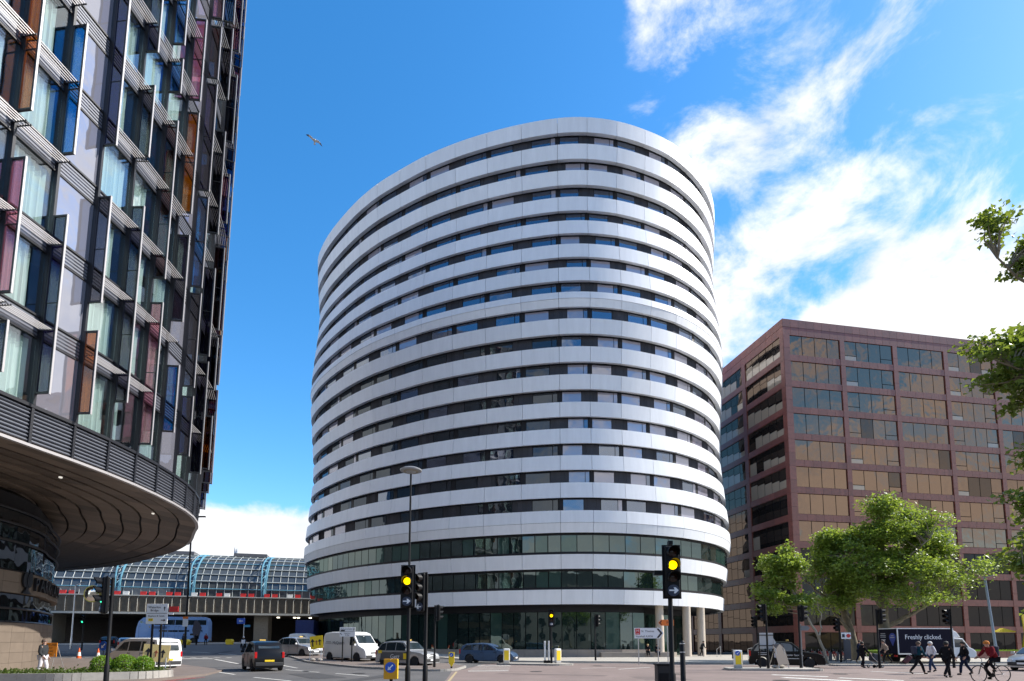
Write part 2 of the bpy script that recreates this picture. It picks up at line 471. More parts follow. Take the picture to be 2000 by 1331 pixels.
# ------------------------------------------------------------------ oval tower
K = 1.08
plan = [(-29.2,81.2),(-28.4,77.9),(-26.85,75.1),(-24.82,72.35),(-22.19,69.4),(-19.44,66.66),(-16.43,64.17),(-13.28,62.12),(-9.89,60.15),(-6.35,58.53),(-2.72,57.23),(1.04,56.19),(4.88,55.48),(8.04,55.37),(11.31,55.82),(14.56,56.84),(17.59,58.24),(20.37,60.26),(22.87,62.75),(24.96,65.8),
        (26.6,69.4),(27.6,73.3),(27.6,77.4),(26.8,81.4),(24.9,85.2),(22.0,88.6),(18,91.6),(13.4,93.7),(8.4,95),(3.2,95.6),(-2.2,95.6),(-7.6,95.2),(-12.8,94.2),(-17.8,92.6),(-22.4,90.2),(-26.2,87.2),(-28.6,84.4)]
plan = [Vector((x*K, y*K)) for x, y in plan]
NP_ = len(plan)
def nrm(p, q):
    d = (q-p).normalized(); return Vector((d.y, -d.x))
def offs(P, o, closed=True):
    out = []
    n = len(P)
    for i in range(n):
        if closed or 0 < i < n-1: n1, n2 = nrm(P[i-1], P[i]), nrm(P[i], P[(i+1) % n])
        elif i == 0: n1 = n2 = nrm(P[0], P[1])
        else: n1 = n2 = nrm(P[-2], P[-1])
        m = (n1+n2).normalized()
        oo = o[i] if isinstance(o, (list, tuple)) else o
        out.append(P[i] + m * oo / max(.5, m.dot(n1)))
    return out
LV = [(62.28,.24,60.43,.18),(59.04,.11,57.26,-.01),(55.94,-.12,54.23,-.25),(52.84,-.35,51.06,-.27),(49.78,-.2,48.1,-.04),(46.69,.1,45.0,.25),(43.68,.36,42.02,.48),(40.64,.54,38.96,.55),(37.54,.48,35.83,.34),(34.4,.24,32.69,.12),(31.3,.01,29.63,-.12),(28.19,-.18,26.53,-.22),(25.14,-.14,23.42,-.01),(22.01,.12,20.34,.26),(18.89,.4,17.19,.56),(15.77,.65,13.38,.67),(11.1,.2,9.54,0.),(7.35,-.37,5.77,-.49)]
WHITE = mat('white_metal_cladding', (0.80, 0.81, 0.83), 0.4, 0.0, 0.45, var=0.07, vscale=1.6, objvar=0.035, bump=0.03, bscale=0.5, stretch=(1, 1, .12))
CORE = mat('dark_core', (0.018, 0.018, 0.022), 0.7)
RIBD = mat('ribbed_dark_panel', (0.03, 0.029, 0.037), 0.5, objvar=0.3)
G_SKY = solid_glass('tower_glass', (0.012, 0.02, 0.04), (0.6, 0.66, 0.76), 0.32, 0.012)
G_BLIND = solid_glass('tower_glass_blind', (0.27, 0.26, 0.31), (0.8, 0.8, 0.85), 0.22, 0.03)
G_DARK = solid_glass('tower_glass_dark', (0.02, 0.025, 0.03), (0.5, 0.55, 0.6), 0.12, 0.02)
G_POD = solid_glass('podium_glass', (0.012, 0.022, 0.02), (0.62, 0.74, 0.7), 0.16, 0.012)
G_POD2 = solid_glass('podium_glass_green', (0.03, 0.06, 0.05), (0.55, 0.7, 0.66), 0.12, 0.015)
tower = thing('oval_tower', 'tall oval office tower with stacked white bands and dark ribbon windows', 'building', (0, 80, 0))
VIS = range(0, 22)          # facets that face the camera side; the rest is the rear
def lerp2(a, c, t): return a + (c-a)*t
SUB = 4
planD = []
for j in range(NP_):
    p0, p1, p2, p3 = plan[j-1], plan[j], plan[(j+1) % NP_], plan[(j+2) % NP_]
    for k in range(SUB):
        t = k/SUB
        planD.append(0.5*((2*p1) + (p2-p0)*t + (2*p0-5*p1+4*p2-p3)*t*t + (3*p1-p0-3*p2+p3)*t**3))
ND = len(planD)
def band(zt, ot, zb, ob):
    """one storey-high ring of gently curved metal panels with open joints"""
    T, B_ = offs(planD, ot), offs(planD, ob); TI, BI = offs(planD, ot-.55), offs(planD, ob-.55)
    rear = MB()
    for j in range(NP_):
        ix = [(j*SUB+k) % ND for k in range(SUB+1)]
        L = (plan[(j+1) % NP_]-plan[j]).length/SUB; e = 0.02/L
        def q(P, z):
            pts = [P[i] for i in ix]; pts[0] = lerp2(P[ix[0]], P[ix[1]], e); pts[-1] = lerp2(P[ix[-1]], P[ix[-2]], e)
            return [(*p, z) for p in pts]
        m_ = SUB+1
        vs = q(B_, zb) + q(T, zt) + q(TI, zt+.02) + q(BI, zb+.10); fs = []
        for r in range(4):
            r2 = (r+1) % 4
            for k in range(SUB): fs.append((r*m_+k, r*m_+k+1, r2*m_+k+1, r2*m_+k))
        fs += [(0, m_, 2*m_, 3*m_), (SUB, 3*m_+SUB, 2*m_+SUB, m_+SUB)]
        mb = MB() if j in VIS else rear
        mb.add(vs, fs)
        if j in VIS: mb.build('band_panel', WHITE, tower, True, world=True)
    o = rear.build('rear_band', WHITE, tower, world=True); o['kind'] = 'stuff'
for i, (zt, ot, zb, ob) in enumerate(LV):
    if i in (7, 15):
        f_ = .47 if i == 7 else .56
        zm = zt + (zb-zt)*f_; om = ot + (ob-ot)*f_ + .05
        band(zt, ot, zm+.012, om); band(zm-.012, om-.03, zb, ob-.16)
    else: band(zt, ot, zb, ob)
# dark structural core behind every joint and window gap, and the roof
core = MB()
prof = [(62.1, -.62)]
for zt, ot, zb, ob in LV: prof += [(zt-.05, ot-.62), (zb+.1, ob-.62)]
prof += [(5.7, -1.9)]
rings = []
for z, o in prof:
    P = offs(plan, o); rings.append([(p.x, p.y, z) for p in P])
vs = [v for r in rings for v in r]; fs = []
for r in range(len(rings)-1):
    for j in range(NP_):
        k = (j+1) % NP_; fs.append((r*NP_+j, (r+1)*NP_+j, (r+1)*NP_+k, r*NP_+k))
fs.append(tuple(range(NP_))); fs.append(tuple(range(len(vs)-1, len(vs)-1-NP_, -1)))
core.add(vs, fs).build('core_wall', CORE, tower, world=True)
rw = random.Random(3)
def pane_box(mb, A, C, ta, tb, z0, z1, nin, th=.03, oa=0., oc=0.):
    p, q = lerp2(A, C, ta), lerp2(A, C, tb)
    mb.hexa([(p.x, p.y, z0), (q.x, q.y, z0), (q.x+nin.x*th, q.y+nin.y*th, z0), (p.x+nin.x*th, p.y+nin.y*th, z0)],
            [(p.x, p.y, z1), (q.x, q.y, z1), (q.x+nin.x*th, q.y+nin.y*th, z1), (p.x+nin.x*th, p.y+nin.y*th, z1)])
    return mb
for i in range(15):
    zhi, ohi = LV[i][2]+.04, LV[i][3]; zlo, olo = LV[i+1][0]-.05, LV[i+1][1]
    P = offs(plan, (ohi+olo)/2-.52)
    for j in VIS:
        A, C = P[j], P[(j+1) % NP_]; nin = -nrm(A, C)
        odd = (i + j) % 2
        lay = [('R', .0, .13), ('R', .135, .255), ('P', .275, .79), ('N', .81, .93), ('D', .945, 1.0)] if odd else [('D', 0, .07), ('P', .085, .72), ('R', .74, .865), ('R', .87, 1.0)]
        for kd, a, c in lay:
            if kd == 'R':
                mb = pane_box(MB(), A, C, a, c, zlo, zhi, nin, .05)
                # vertical ribs on the dark louvre panel
                L = (C-A).length
                for r in range(4):
                    t = a + (c-a)*(r+.5)/4; p = lerp2(A, C, t) - nin*.012
                    mb.box((p.x, p.y, (zlo+zhi)/2), (.03, .03, zhi-zlo-.04))
                mb.build('louvre_panel', RIBD, tower, world=True)
            elif kd == 'D': pane_box(MB(), A, C, a, c, zlo, zhi, nin*.6, .05).build('mullion', DARK, tower, world=True)
            else:
                left = (12 - j) / 12.0
                u = rw.random()
                if j >= 12: g = G_SKY if u < (.65 if i < 8 else .4) else G_BLIND
                elif i < 8: g = G_SKY if u < .75 else G_BLIND
                elif j < 5: g = G_BLIND if u < .6 else G_DARK
                else: g = G_DARK if u < .8 else G_SKY
                h = zhi-.11
                pane_box(MB(), A, C, a, c, zlo, h, nin, .03).build('window_pane' if kd == 'P' else 'narrow_pane', g, tower, world=True)
# window head rails
for i in range(15):
    P = offs(plan, (LV[i][3]+LV[i+1][1])/2-.49); Q = offs(plan, (LV[i][3]+LV[i+1][1])/2-.56); z1, z0 = LV[i][2]+.12, LV[i][2]-.05
    mb = MB()
    for j in range(NP_):
        k = (j+1) % NP_
        mb.hexa([(*P[j], z0), (*P[k], z0), (*Q[k], z0), (*Q[j], z0)], [(*P[j], z1), (*P[k], z1), (*Q[k], z1), (*Q[j], z1)])
    mb.build('head_rail', DARK, tower, world=True)
# two glazed podium storeys
for i in (15, 16):
    zhi, zlo = LV[i][2]-.1, LV[i+1][0]+.28
    o_ = (LV[i][3]+LV[i+1][1])/2-.3
    P = offs(plan, o_)
    for j in VIS:
        A, C = P[j], P[(j+1) % NP_]; nin = -nrm(A, C)
        n = 3 if j < 12 else 2
        for s in range(n):
            u = rw.random()
            pane_box(MB(), A, C, s/n+.012, (s+1)/n-.012, zlo, zhi-.12, nin, .03).build('podium_pane', G_POD if u < .7 else G_POD2, tower, world=True)
    R = MB(); Pa, Pb = offs(plan, o_+.05), offs(plan, o_-.3)
    for z0, z1 in ((zlo-.4, zlo-.02), (zhi-.11, zhi+.2)):
        for j in range(NP_):
            k = (j+1) % NP_
            R.hexa([(*Pa[j], z0), (*Pa[k], z0), (*Pb[k], z0), (*Pb[j], z0)], [(*Pa[j], z1), (*Pa[k], z1), (*Pb[k], z1), (*Pb[j], z1)])
    R.build('podium_rail', DARK, tower, world=True)
# ground storey: plinth, glazing set back, columns under the right overhang
deep = [-1.7]*NP_
for j in range(16, 26): deep[j] = -4.6
deep[15] = -2.2
GP, GP2 = offs(plan, deep), offs(plan, [d-.35 for d in deep])
R = MB()
for j in range(NP_):
    k = (j+1) % NP_
    for z0, z1 in ((5.0, 5.9),):
        R.hexa([(*GP[j], z0), (*GP[k], z0), (*GP2[k], z0), (*GP2[j], z0)], [(*GP[j], z1), (*GP[k], z1), (*GP2[k], z1), (*GP2[j], z1)])
R.build('ground_floor_rail', DARK, tower, world=True)
R = MB(); SA, SB = offs(plan, -.9), offs(plan, -7)
for j in range(NP_):
    k = (j+1) % NP_
    R.add([(*SA[j], 5.84), (*SA[k], 5.84), (*SB[k], 5.84), (*SB[j], 5.84)], [(0, 3, 2, 1)])
R.build('overhang_soffit', mat('soffit_grey', (0.2, 0.2, 0.2), 0.6), tower, world=True)
for j in VIS:
    A, C = GP[j], GP[(j+1) % NP_]; nin = -nrm(A, C); n = 3 if j < 12 else 2
    for s in range(n):
        g = G_POD if rw.random() < .75 else G_POD2
        pane_box(MB(), A, C, s/n+.012, (s+1)/n-.012, .95 if j < 15 else .15, 4.98, nin, .04).build('shopfront_pane', g, tower, world=True)
R = MB(); inner = offs(plan, [d-.5 for d in deep])
for j in range(NP_):
    k = (j+1) % NP_
    R.add([(*inner[j], 0), (*inner[k], 0), (*inner[k], 5.9), (*inner[j], 5.9)], [(0, 1, 2, 3)])
R.build('lobby_wall', CORE, tower, world=True)
PLINTH = mat('plinth_stone', (0.3, 0.26, 0.22), 0.8, var=0.12, vscale=1)
Pa, Pb = offs(plan, -1.25), offs(plan, -1.85)
for j in range(0, 15):
    A, C = Pa[j], Pa[j+1]; A2, C2 = Pb[j], Pb[j+1]
    for s in range(2):
        a, c = s/2+.003, (s+1)/2-.003
        p, q, p2, q2 = lerp2(A, C, a), lerp2(A, C, c), lerp2(A2, C2, a), lerp2(A2, C2, c)
        MB().hexa([(*p, 0), (*q, 0), (*q2, 0), (*p2, 0)], [(*p, .92), (*q, .92), (*q2, .92), (*p2, .92)]).build('plinth_block', PLINTH, tower, world=True)
MB().slab([(9.5, 60.2), (17.2, 61.2), (18.2, 62.6), (17.2, 65.2), (9.5, 63.2)], .1, .62).build('entrance_ledge', PLINTH, tower, world=True)
COLM = mat('column_concrete', (0.5, 0.43, 0.35), 0.8, var=0.1, vscale=2)
for x, y in ((16.5, 63.1), (20.0, 64.6), (22.3, 66.6)):
    MB().lathe([(.5, .1), (.46, .2), (.46, 5.8)], 20, (x, y, 0)).build('column', COLM, tower, True, world=True)
for pts in ([(22.4, 62.0, .1), (22.4, 62.0, .95), (23.4, 63.6, 1.25), (23.4, 63.6, .1)], [(25.6, 61.5, .1), (25.6, 61.5, 1.0), (28.2, 63.0, 1.45), (28.2, 63.0, .1)]):
    t_ = thing('handrail', 'bare steel handrail beside the %s' % ('last round column of the tower' if pts[0][0] < 24 else 'open passage right of the oval tower'), 'handrail', pts[0])
    MB().tube(pts, .03, 8).build('rail', STEEL, t_, True, world=True)
    MB().box((pts[0][0], pts[0][1], .13), (.14, .14, .02)).build('base_plate', STEEL, t_, world=True)

# ------------------------------------------------------------------ brown granite office block
GRAN = mat('pink_granite', (0.175, 0.058, 0.044), 0.36, var=0.24, vscale=2.5, objvar=0.14, bump=0.05)
BRONZE = solid_glass('bronze_glass', (0.03, 0.025, 0.02), (0.46, 0.315, 0.225), 0.4, 0.03)
BRONZE2 = solid_glass('bronze_glass_dark', (0.02, 0.018, 0.018), (0.4, 0.3, 0.23), 0.22, 0.012)
BRONZE3 = solid_glass('bronze_glass_dark_reflection', (0.012, 0.011, 0.01), (0.42, 0.38, 0.36), 0.06, 0.012)  # darker copy for lower rows: reflected trees and buildings put into the colour
TANB = solid_glass('tan_blind_glass', (0.36, 0.31, 0.25), (0.7, 0.65, 0.6), 0.12, 0.03)
OX, OY = 37.44, 74.0
office = thing('office_block', 'brown granite office block with bronze mirrored windows behind the plane trees', 'building', (OX, OY, 0))
def face(n_bays, d, pitch, pier, side, first):
    d = Vector(d).normalized(); n = Vector((d.y, -d.x)) if side == 'front' else Vector((-d.y, d.x))
    O = Vector((OX, OY))
    def P(t, dep): return O + d*t + n*dep     # dep > 0 = outward
    def bx(t0, t1, d0, d1, z0, z1):
        a, b_, c, e = P(t0, d1), P(t1, d1), P(t1, d0), P(t0, d0)
        mb = MB(); mb.hexa([(*a, z0), (*b_, z0), (*c, z0), (*e, z0)], [(*a, z1), (*b_, z1), (*c, z1), (*e, z1)]); return mb
    tops = [44.1 - 3.735*k for k in range(12)]
    end = first + n_bays*pitch
    extra = MB(); count = 0
    def tile(t0, t1, z0, z1, dep=0.):
        nonlocal count
        vis = (side == 'front' and t0 < 42) or (side != 'front' and t0 < 20)
        if vis and count < (215 if side == 'front' else 80):
            bx(t0+.012, t1-.012, dep-.3, dep, z0+.012, z1-.012).build('granite_tile', GRAN, office, world=True); count += 1
        else:
            extra.add(*(lambda q: (q.v, q.f))(bx(t0+.012, t1-.012, dep-.3, dep, z0+.012, z1-.012)))
    # parapet: two courses of tiles
    nt = int((end)/1.22)
    for k in range(nt):
        t0, t1 = end*k/nt, end*(k+1)/nt
        tile(t0, t1, 45.25, 46.4); tile(t0, t1, 44.1, 45.24, -.02)
    for bay in range(n_bays+1):
        t0 = first + bay*pitch - pier
        lo = 0. if bay == 0 else t0
        for k in range(12):
            z1 = tops[k]; z0 = tops[k+1] if k < 11 else 0.
            w0, w1 = (0., first) if bay == 0 else (t0, t0+pier)
            for s in range(2): tile(w0, w1, z0+(z1-z0)*s/2, z0+(z1-z0)*(s+1)/2, .03)
        if bay == n_bays: break
        a0, a1 = first + bay*pitch, first + bay*pitch + pitch - pier
        for k in range(12):
            zt, zb = tops[k], tops[k] - 2.82
            if k == 11: zb = .15
            if k == 11:
                pass
            else:
                m_ = 6 if (side == 'front' and bay < 4 and k < 9) else 3
                for s in range(m_): tile(a0+(a1-a0)*s/m_, a0+(a1-a0)*(s+1)/m_, tops[k+1], zb, 0.)
            np_ = 4 if side == 'front' else 5
            for s in range(np_):
                x0, x1 = a0+(a1-a0)*s/np_+.05, a0+(a1-a0)*(s+1)/np_-.05
                if side == 'front':
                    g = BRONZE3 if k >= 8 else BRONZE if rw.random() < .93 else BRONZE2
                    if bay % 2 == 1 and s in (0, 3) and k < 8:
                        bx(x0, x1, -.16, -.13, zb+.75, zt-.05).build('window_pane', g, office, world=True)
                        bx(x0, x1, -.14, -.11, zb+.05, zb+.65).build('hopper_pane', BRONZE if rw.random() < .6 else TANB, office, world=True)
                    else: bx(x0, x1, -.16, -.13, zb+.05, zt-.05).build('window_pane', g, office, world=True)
                else:
                    zs = zb + (zt-zb)*(.30+.09*s+.04*((k*7+bay*3) % 4))
                    tan = (k + bay < 6 and rw.random() < .9) or rw.random() < .12  # tan blinds in a diagonal: the wall's lit upper part put into pane colour
                    bx(x0, x1, -.16, -.13, zb+.05, zs-.03).build('window_pane', TANB if tan else BRONZE2, office, world=True)
                    bx(x0, x1, -.16, -.13, zs+.03, zt-.05).build('window_pane', BRONZE2, office, world=True)
    o = extra.build('granite_tiles', GRAN, office, world=True); o['kind'] = 'stuff'
    return end, d, n
eF, dF, nF = face(7, (.985, .18), 8.62, .75, 'front', 1.0)
eL, dL, nL = face(5, (-.2, .98), 8.9, .9, 'left', .75)
O_ = Vector((OX, OY)); c1 = O_ + dF*(eF-.2); c2 = O_ + dL*(eL-.2)
ins = (dF + dL).normalized() * .32
q = [O_ + ins, c1 + dL*.25, c1 + dL*35, c2 + dF*35, c2 + dF*.25]
MB().slab([tuple(p) for p in q], 0.05, 45.9).build('dark_interior', CORE, office, world=True)

# ------------------------------------------------------------------ railway station viaduct and glazed shed
SA_, SB_ = Vector((-77, 93)), Vector((-36.5, 104))
sd_ = (SB_-SA_).normalized(); sn = Vector((-sd_.y, sd_.x))
LSTA = (SB_-SA_).length
station = thing('railway_station', 'glazed railway shed with blue trusses on a ribbed concrete viaduct', 'building', (-56, 99, 0))
def S(t, s): return SA_ + sd_*t + sn*s
def sbox(t0, t1, s0, s1, z0, z1, mb=None):
    mb = mb or MB()
    a, b_, c, e = S(t0, s0), S(t1, s0), S(t1, s1), S(t0, s1)
    return mb.hexa([(*a, z0), (*b_, z0), (*c, z0), (*e, z0)], [(*a, z1), (*b_, z1), (*c, z1), (*e, z1)])
VCON = mat('viaduct_concrete', (0.19, 0.15, 0.105), 0.9, var=0.25, vscale=1.5, bump=0.4, bscale=8)
VRIB = mat('viaduct_rib', (0.5, 0.48, 0.42), 0.7, var=0.1)
SBLUE = mat('truss_blue', (0.12, 0.30, 0.40), 0.4)
SGLASS = solid_glass('shed_glass', (0.07, 0.08, 0.085), (0.5, 0.52, 0.55), 0.14, 0.04)
SBAR = mat('shed_glazing_bar', (0.42, 0.45, 0.44), 0.4)
ribmesh = None
for k in range(-8, 42):
    t0 = k*1.32
    mb = sbox(t0+.03, t0+1.29, 0, .4, 6.95, 9.6)
    for r in range(6): sbox(t0+.14+r*.2, t0+.22+r*.2, -.04, 0, 7.0, 9.5, mb)
    mb.build('viaduct_panel', VCON, station, world=True)
    mb = MB(); p, p2 = S(t0, -.12), S(t0, -.12)
    mb.tube([(p.x, p.y, 6.95), (p.x, p.y, 9.2), (S(t0+.2, -.1).x, S(t0+.2, -.1).y, 9.5)], .05, 6)
    mb.build('viaduct_rib', VRIB, station, world=True)
sbox(-12, 60, -.15, 1.0, 6.55, 6.9).build('viaduct_edge_beam', VRIB, station, world=True)
sbox(-12, 60, .3, 22, 6.62, 9.55).build('viaduct_deck', VCON, station, world=True)
sbox(-12, 60, -.2, .6, 9.62, 9.8).build('coping', VRIB, station, world=True)
for t0 in (-2, 20.5, 31.5, 46):
    sbox(t0, t0+2.4, 1.5, 6, 1.0, 6.6).build('viaduct_pier', mat('pier_concrete', (0.3, 0.26, 0.2), 0.9, var=0.2), station, world=True)
sbox(-14, 62, 21, 21.5, 0, 7).build('underpass_wall', mat('underpass_brick', (0.06, 0.05, 0.045), 0.9, var=0.3), station, world=True)
ULAMP = mat('underpass_lamp', (1, .95, .8), .5, emit=(1, .92, .75), estr=3)
for t0 in (34.5, 37.5, 38.2, 40.4, 43.6, 44.2):
    sbox(t0, t0+.5, 8, 8.15, 6.42, 6.6).build('underpass_lamp', ULAMP, station, world=True)
arc = []
for k in range(9):
    a = k/8*radians(74); arc.append((1.2 + 10.5*(1-cos(a))*1.15, 9.8 + 9.0*sin(a)))
for k in range(-8, 42):
    t0 = k*1.32
    for r in range(8):
        (s0, z0), (s1, z1) = arc[r], arc[r+1]
        a, b_, c, e = S(t0+.05, s0), S(t0+1.27, s0), S(t0+1.27, s1), S(t0+.05, s1)
        if r in (0, 1, 2, 3, 4, 5) and 0 <= k < 33:
            MB().hexa([(*a, z0+.04), (*b_, z0+.04), (*c, z1-.04), (*e, z1-.04)], [(a.x+sn.x*.05, a.y+sn.y*.05, z0), (b_.x+sn.x*.05, b_.y+sn.y*.05, z0), (c.x+sn.x*.05, c.y+sn.y*.05, z1-.08), (e.x+sn.x*.05, e.y+sn.y*.05, z1-.08)]).build('shed_pane', SGLASS, station, world=True)
        else:
            if r == 0 or k < 0 or k >= 33 or True:
                MB().add([(*a, z0), (*b_, z0), (*c, z1), (*e, z1)], [(0, 1, 2, 3)]).build('shed_pane', SGLASS, station, world=True)
    MB().tube([(*(S(t0, s-.06)), z) for s, z in arc], .06, 5).build('glazing_bar', SBAR, station, world=True)
for r in range(9):
    s, z = arc[r]
    MB().tube([(*S(-11, s-.15), z), (*S(56, s-.15), z)], .09 if r % 2 else .12, 6).build('purlin', SBLUE if r in (1, 5) else SBAR, station, world=True)
for t0 in (-2, 9.8, 21.3, 33.0, 43.5):
    mb = MB()
    out = [(s-.35-1.1*sin(pi*k/8), z+.9*sin(pi*k/8)*.5) for k, (s, z) in enumerate(arc)]
    for dt in (-.55, .55):
        mb.tube([(*S(t0+dt*(1-abs(k-4)/8), s), z) for k, (s, z) in enumerate(out)], .12, 6)
    mb.tube([(*S(t0, s-.25), z) for s, z in arc], .15, 6)
    for k in range(8):
        mb.tube([(*S(t0-.5, out[k][0]), out[k][1]), (*S(t0, arc[k+1][0]-.25), arc[k+1][1])], .06, 5)
        mb.tube([(*S(t0+.5, out[k+1][0]), out[k+1][1]), (*S(t0, arc[k][0]-.25), arc[k][1])], .06, 5)
    mb.build('roof_truss', SBLUE, station, world=True)
for k in range(-6, 36):
    if k % 3 == 0: continue
    t0 = k*1.32+.2
    sbox(t0, t0+.9, .35, .6, 9.85, 10.45).build('platform_panel', RED if k % 4 else WHITEP, station, world=True)
sbox(-12, 60, 13.5, 14, 9.6, 18.5).build('shed_back_wall', mat('shed_interior', (0.09, 0.1, 0.11), 0.8, var=0.2), station, world=True)
for t0, w in ((14, 5), (26, 6), (39, 5)):
    sbox(t0, t0+w, 9.6, 13, 18.5, 19.1).build('roof_plant', mat('roof_plant_grey', (0.15, 0.15, 0.16), 0.7), station, world=True)
sp = thing('distant_spire', 'faint glass spire tip far behind the glazed station roof', 'tower', (-297, 600, 0))
SPG = mat('far_glass', (0.35, 0.42, 0.5), 0.3)
MB().hexa([(-302, 596, 0), (-292, 596, 0), (-292, 604, 0), (-302, 604, 0)], [(-299, 599, 98), (-296.4, 599, 98), (-296.4, 601, 98), (-299, 601, 98)]).build('shaft', SPG, sp, world=True)
for dx, h in ((-1.9, 106), (-.4, 102), (.9, 104)):
    MB().hexa([(-297+dx-.5, 599.5, 97.9), (-297+dx+.5, 599.5, 97.9), (-297+dx+.5, 600.4, 97.9), (-297+dx-.5, 600.4, 97.9)], [(-297+dx*.8-.1, 599.8, h), (-297+dx*.8+.1, 599.8, h), (-297+dx*.8+.1, 600.2, h), (-297+dx*.8-.1, 600.2, h)]).build('shard', SPG, sp, world=True)

# repairs, covers and tyre-darkened lanes that break up the carriageway
PATCH = mat('asphalt_patch', (0.055, 0.053, 0.053), 0.92, var=0.2, vscale=1.5, bump=0.3, bscale=60)
PATCH_R = mat('worn_red_patch', (0.15, 0.115, 0.103), 0.92, var=0.25, vscale=1.2, bump=0.3, bscale=60)
IRON = mat('cast_iron', (0.05, 0.048, 0.045), 0.6, 0.3, var=0.2, vscale=20)
rp = random.Random(5)
for x, y, w, h, a, m in ((-10, 29, 1.6, 5, .6, PATCH), (-7, 26, .9, 7, -.2, PATCH), (-18.5, 41, 1.2, 5, .9, PATCH), (-24, 55, 2.2, 9, .5, PATCH), (2, 30, 1.0, 6, 1.2, PATCH_R), (7, 27, 2.2, 2.6, .1, PATCH_R), (10, 40, .8, 9, 1.4, PATCH_R), (14, 31.5, .7, 10, 1.5, PATCH_R), (20, 39, 1.2, 5, 1.5, PATCH_R), (5, 23.8, .7, 12, 1.5, PATCH_R), (17, 22.6, 1.0, 9, 1.45, PATCH_R), (-31, 61, 1.0, 8, .3, PATCH)):
    c_, s_ = cos(a), sin(a)
    o = drape('road_repair', [(x+c_*dx-s_*dy, y+s_*dx+c_*dy) for dx, dy in ((-w/2, -h/2), (w/2, -h/2), (w/2, h/2), (-w/2, h/2))], .010, m); o.parent = road
for x, y in ((-8.4, 31.2), (-12, 33.4), (1.4, 33), (8.8, 30.4), (6.2, 41.2), (12, 25.4), (17.6, 30.5), (-20.5, 46.5)):
    o = drape('manhole_cover', [(x+.36*cos(2*pi*k/16), y+.36*sin(2*pi*k/16)) for k in range(16)], .018, IRON); o.parent = road
# ------------------------------------------------------------------ hotel with coloured glass fins (left)
rim0 = [(-20.6,10.2),(-19.6,11.6),(-18.9,13.15),(-18.4,14.8),(-18.05,16.45),(-17.8,18.1),(-17.6,19.78),(-17.36,21.47),(-17.22,23.17),(-17.2,24.87),(-17.3,26.57),(-17.5,28.26),(-17.82,29.93),(-18.3,31.56),(-18.95,33.13),(-19.75,34.63),(-20.7,36.04),(-21.75,37.38),(-22.85,38.68),(-24.0,39.93),(-25.2,41.1)]
rim0 = rim0[:17]
far = [Vector(p) for p in ((-19.75,34.63),(-20.7,36.04),(-24.1,41.14),(-29.22,46.74),(-38.89,54.78),(-50.89,61.24),(-60,64))]
for i in range(1, len(far)-2):
    p0, p1, p2, p3 = far[i-1:i+3]
    m_ = max(1, round((p2-p1).length/1.7))
    for k in range(1, m_+1):
        t = k/m_
        q = 0.5*((2*p1) + (p2-p0)*t + (2*p0-5*p1+4*p2-p3)*t*t + (3*p1-p0-3*p2+p3)*t**3)
        rim0.append(tuple(q))
rim = [Vector(p) for p in rim0]
NB = 20                        # bays between the 21 close mullions; J0 of the street corner is index 6
hotel = thing('hotel_building', 'curved hotel facade with coloured glass fins overhanging the pavement', 'building', (-22, 26, 0))
HFR = mat('hotel_dark_frame', (0.016, 0.017, 0.022), 0.4, 0.0)
HEDGE = mat('bright_aluminium_edge', (0.46, 0.44, 0.44), 0.4, 0.3)
HLOUV = mat('grey_louvre_blade', (0.15, 0.16, 0.19), 0.45, 0.3, objvar=0.1)
HSPAN = solid_glass('spandrel_glass', (0.07, 0.07, 0.085), (0.8, 0.8, 0.85), 0.16, 0.03)
HMIR = solid_glass('hotel_mirror_glass', (0.19, 0.19, 0.225), (0.8, 0.81, 0.88), 0.4, 0.04)
HCLR = window_glass('hotel_clear_glass', (0.9, 0.96, 0.95), 0.86, 0.02)
CURT = mat('pale_curtain', (0.46, 0.51, 0.5), 0.9, objvar=0.08)
ROOM = mat('hotel_room_dark', (0.10, 0.115, 0.13), 0.9)
def tinted(name, c):
    m = window_glass('fin_' + name, c, 0.86, 0.01); return m
FINC = {'amber': tinted('amber', (.72, .36, .0)), 'purple': tinted('purple', (.10, .07, .22)), 'pink': tinted('pink', (.85, .48, .55)),
        'blue': tinted('blue', (.05, .42, .72)), 'maroon': tinted('maroon', (.26, .06, .06)), 'smoke': tinted('smoke', (.22, .20, .24))}
Z0, FH, NFL = 10.4, 3.35, 13
nv = []
for i in range(len(rim)):
    n1 = nrm(rim[max(0, i-1)], rim[max(0, i-1)+1]); n2 = nrm(rim[min(i, len(rim)-2)], rim[min(i, len(rim)-2)+1])
    nv.append((n1+n2).normalized())
fac = [rim[i] - nv[i]*.05 for i in range(len(rim))]
rh = random.Random(11)
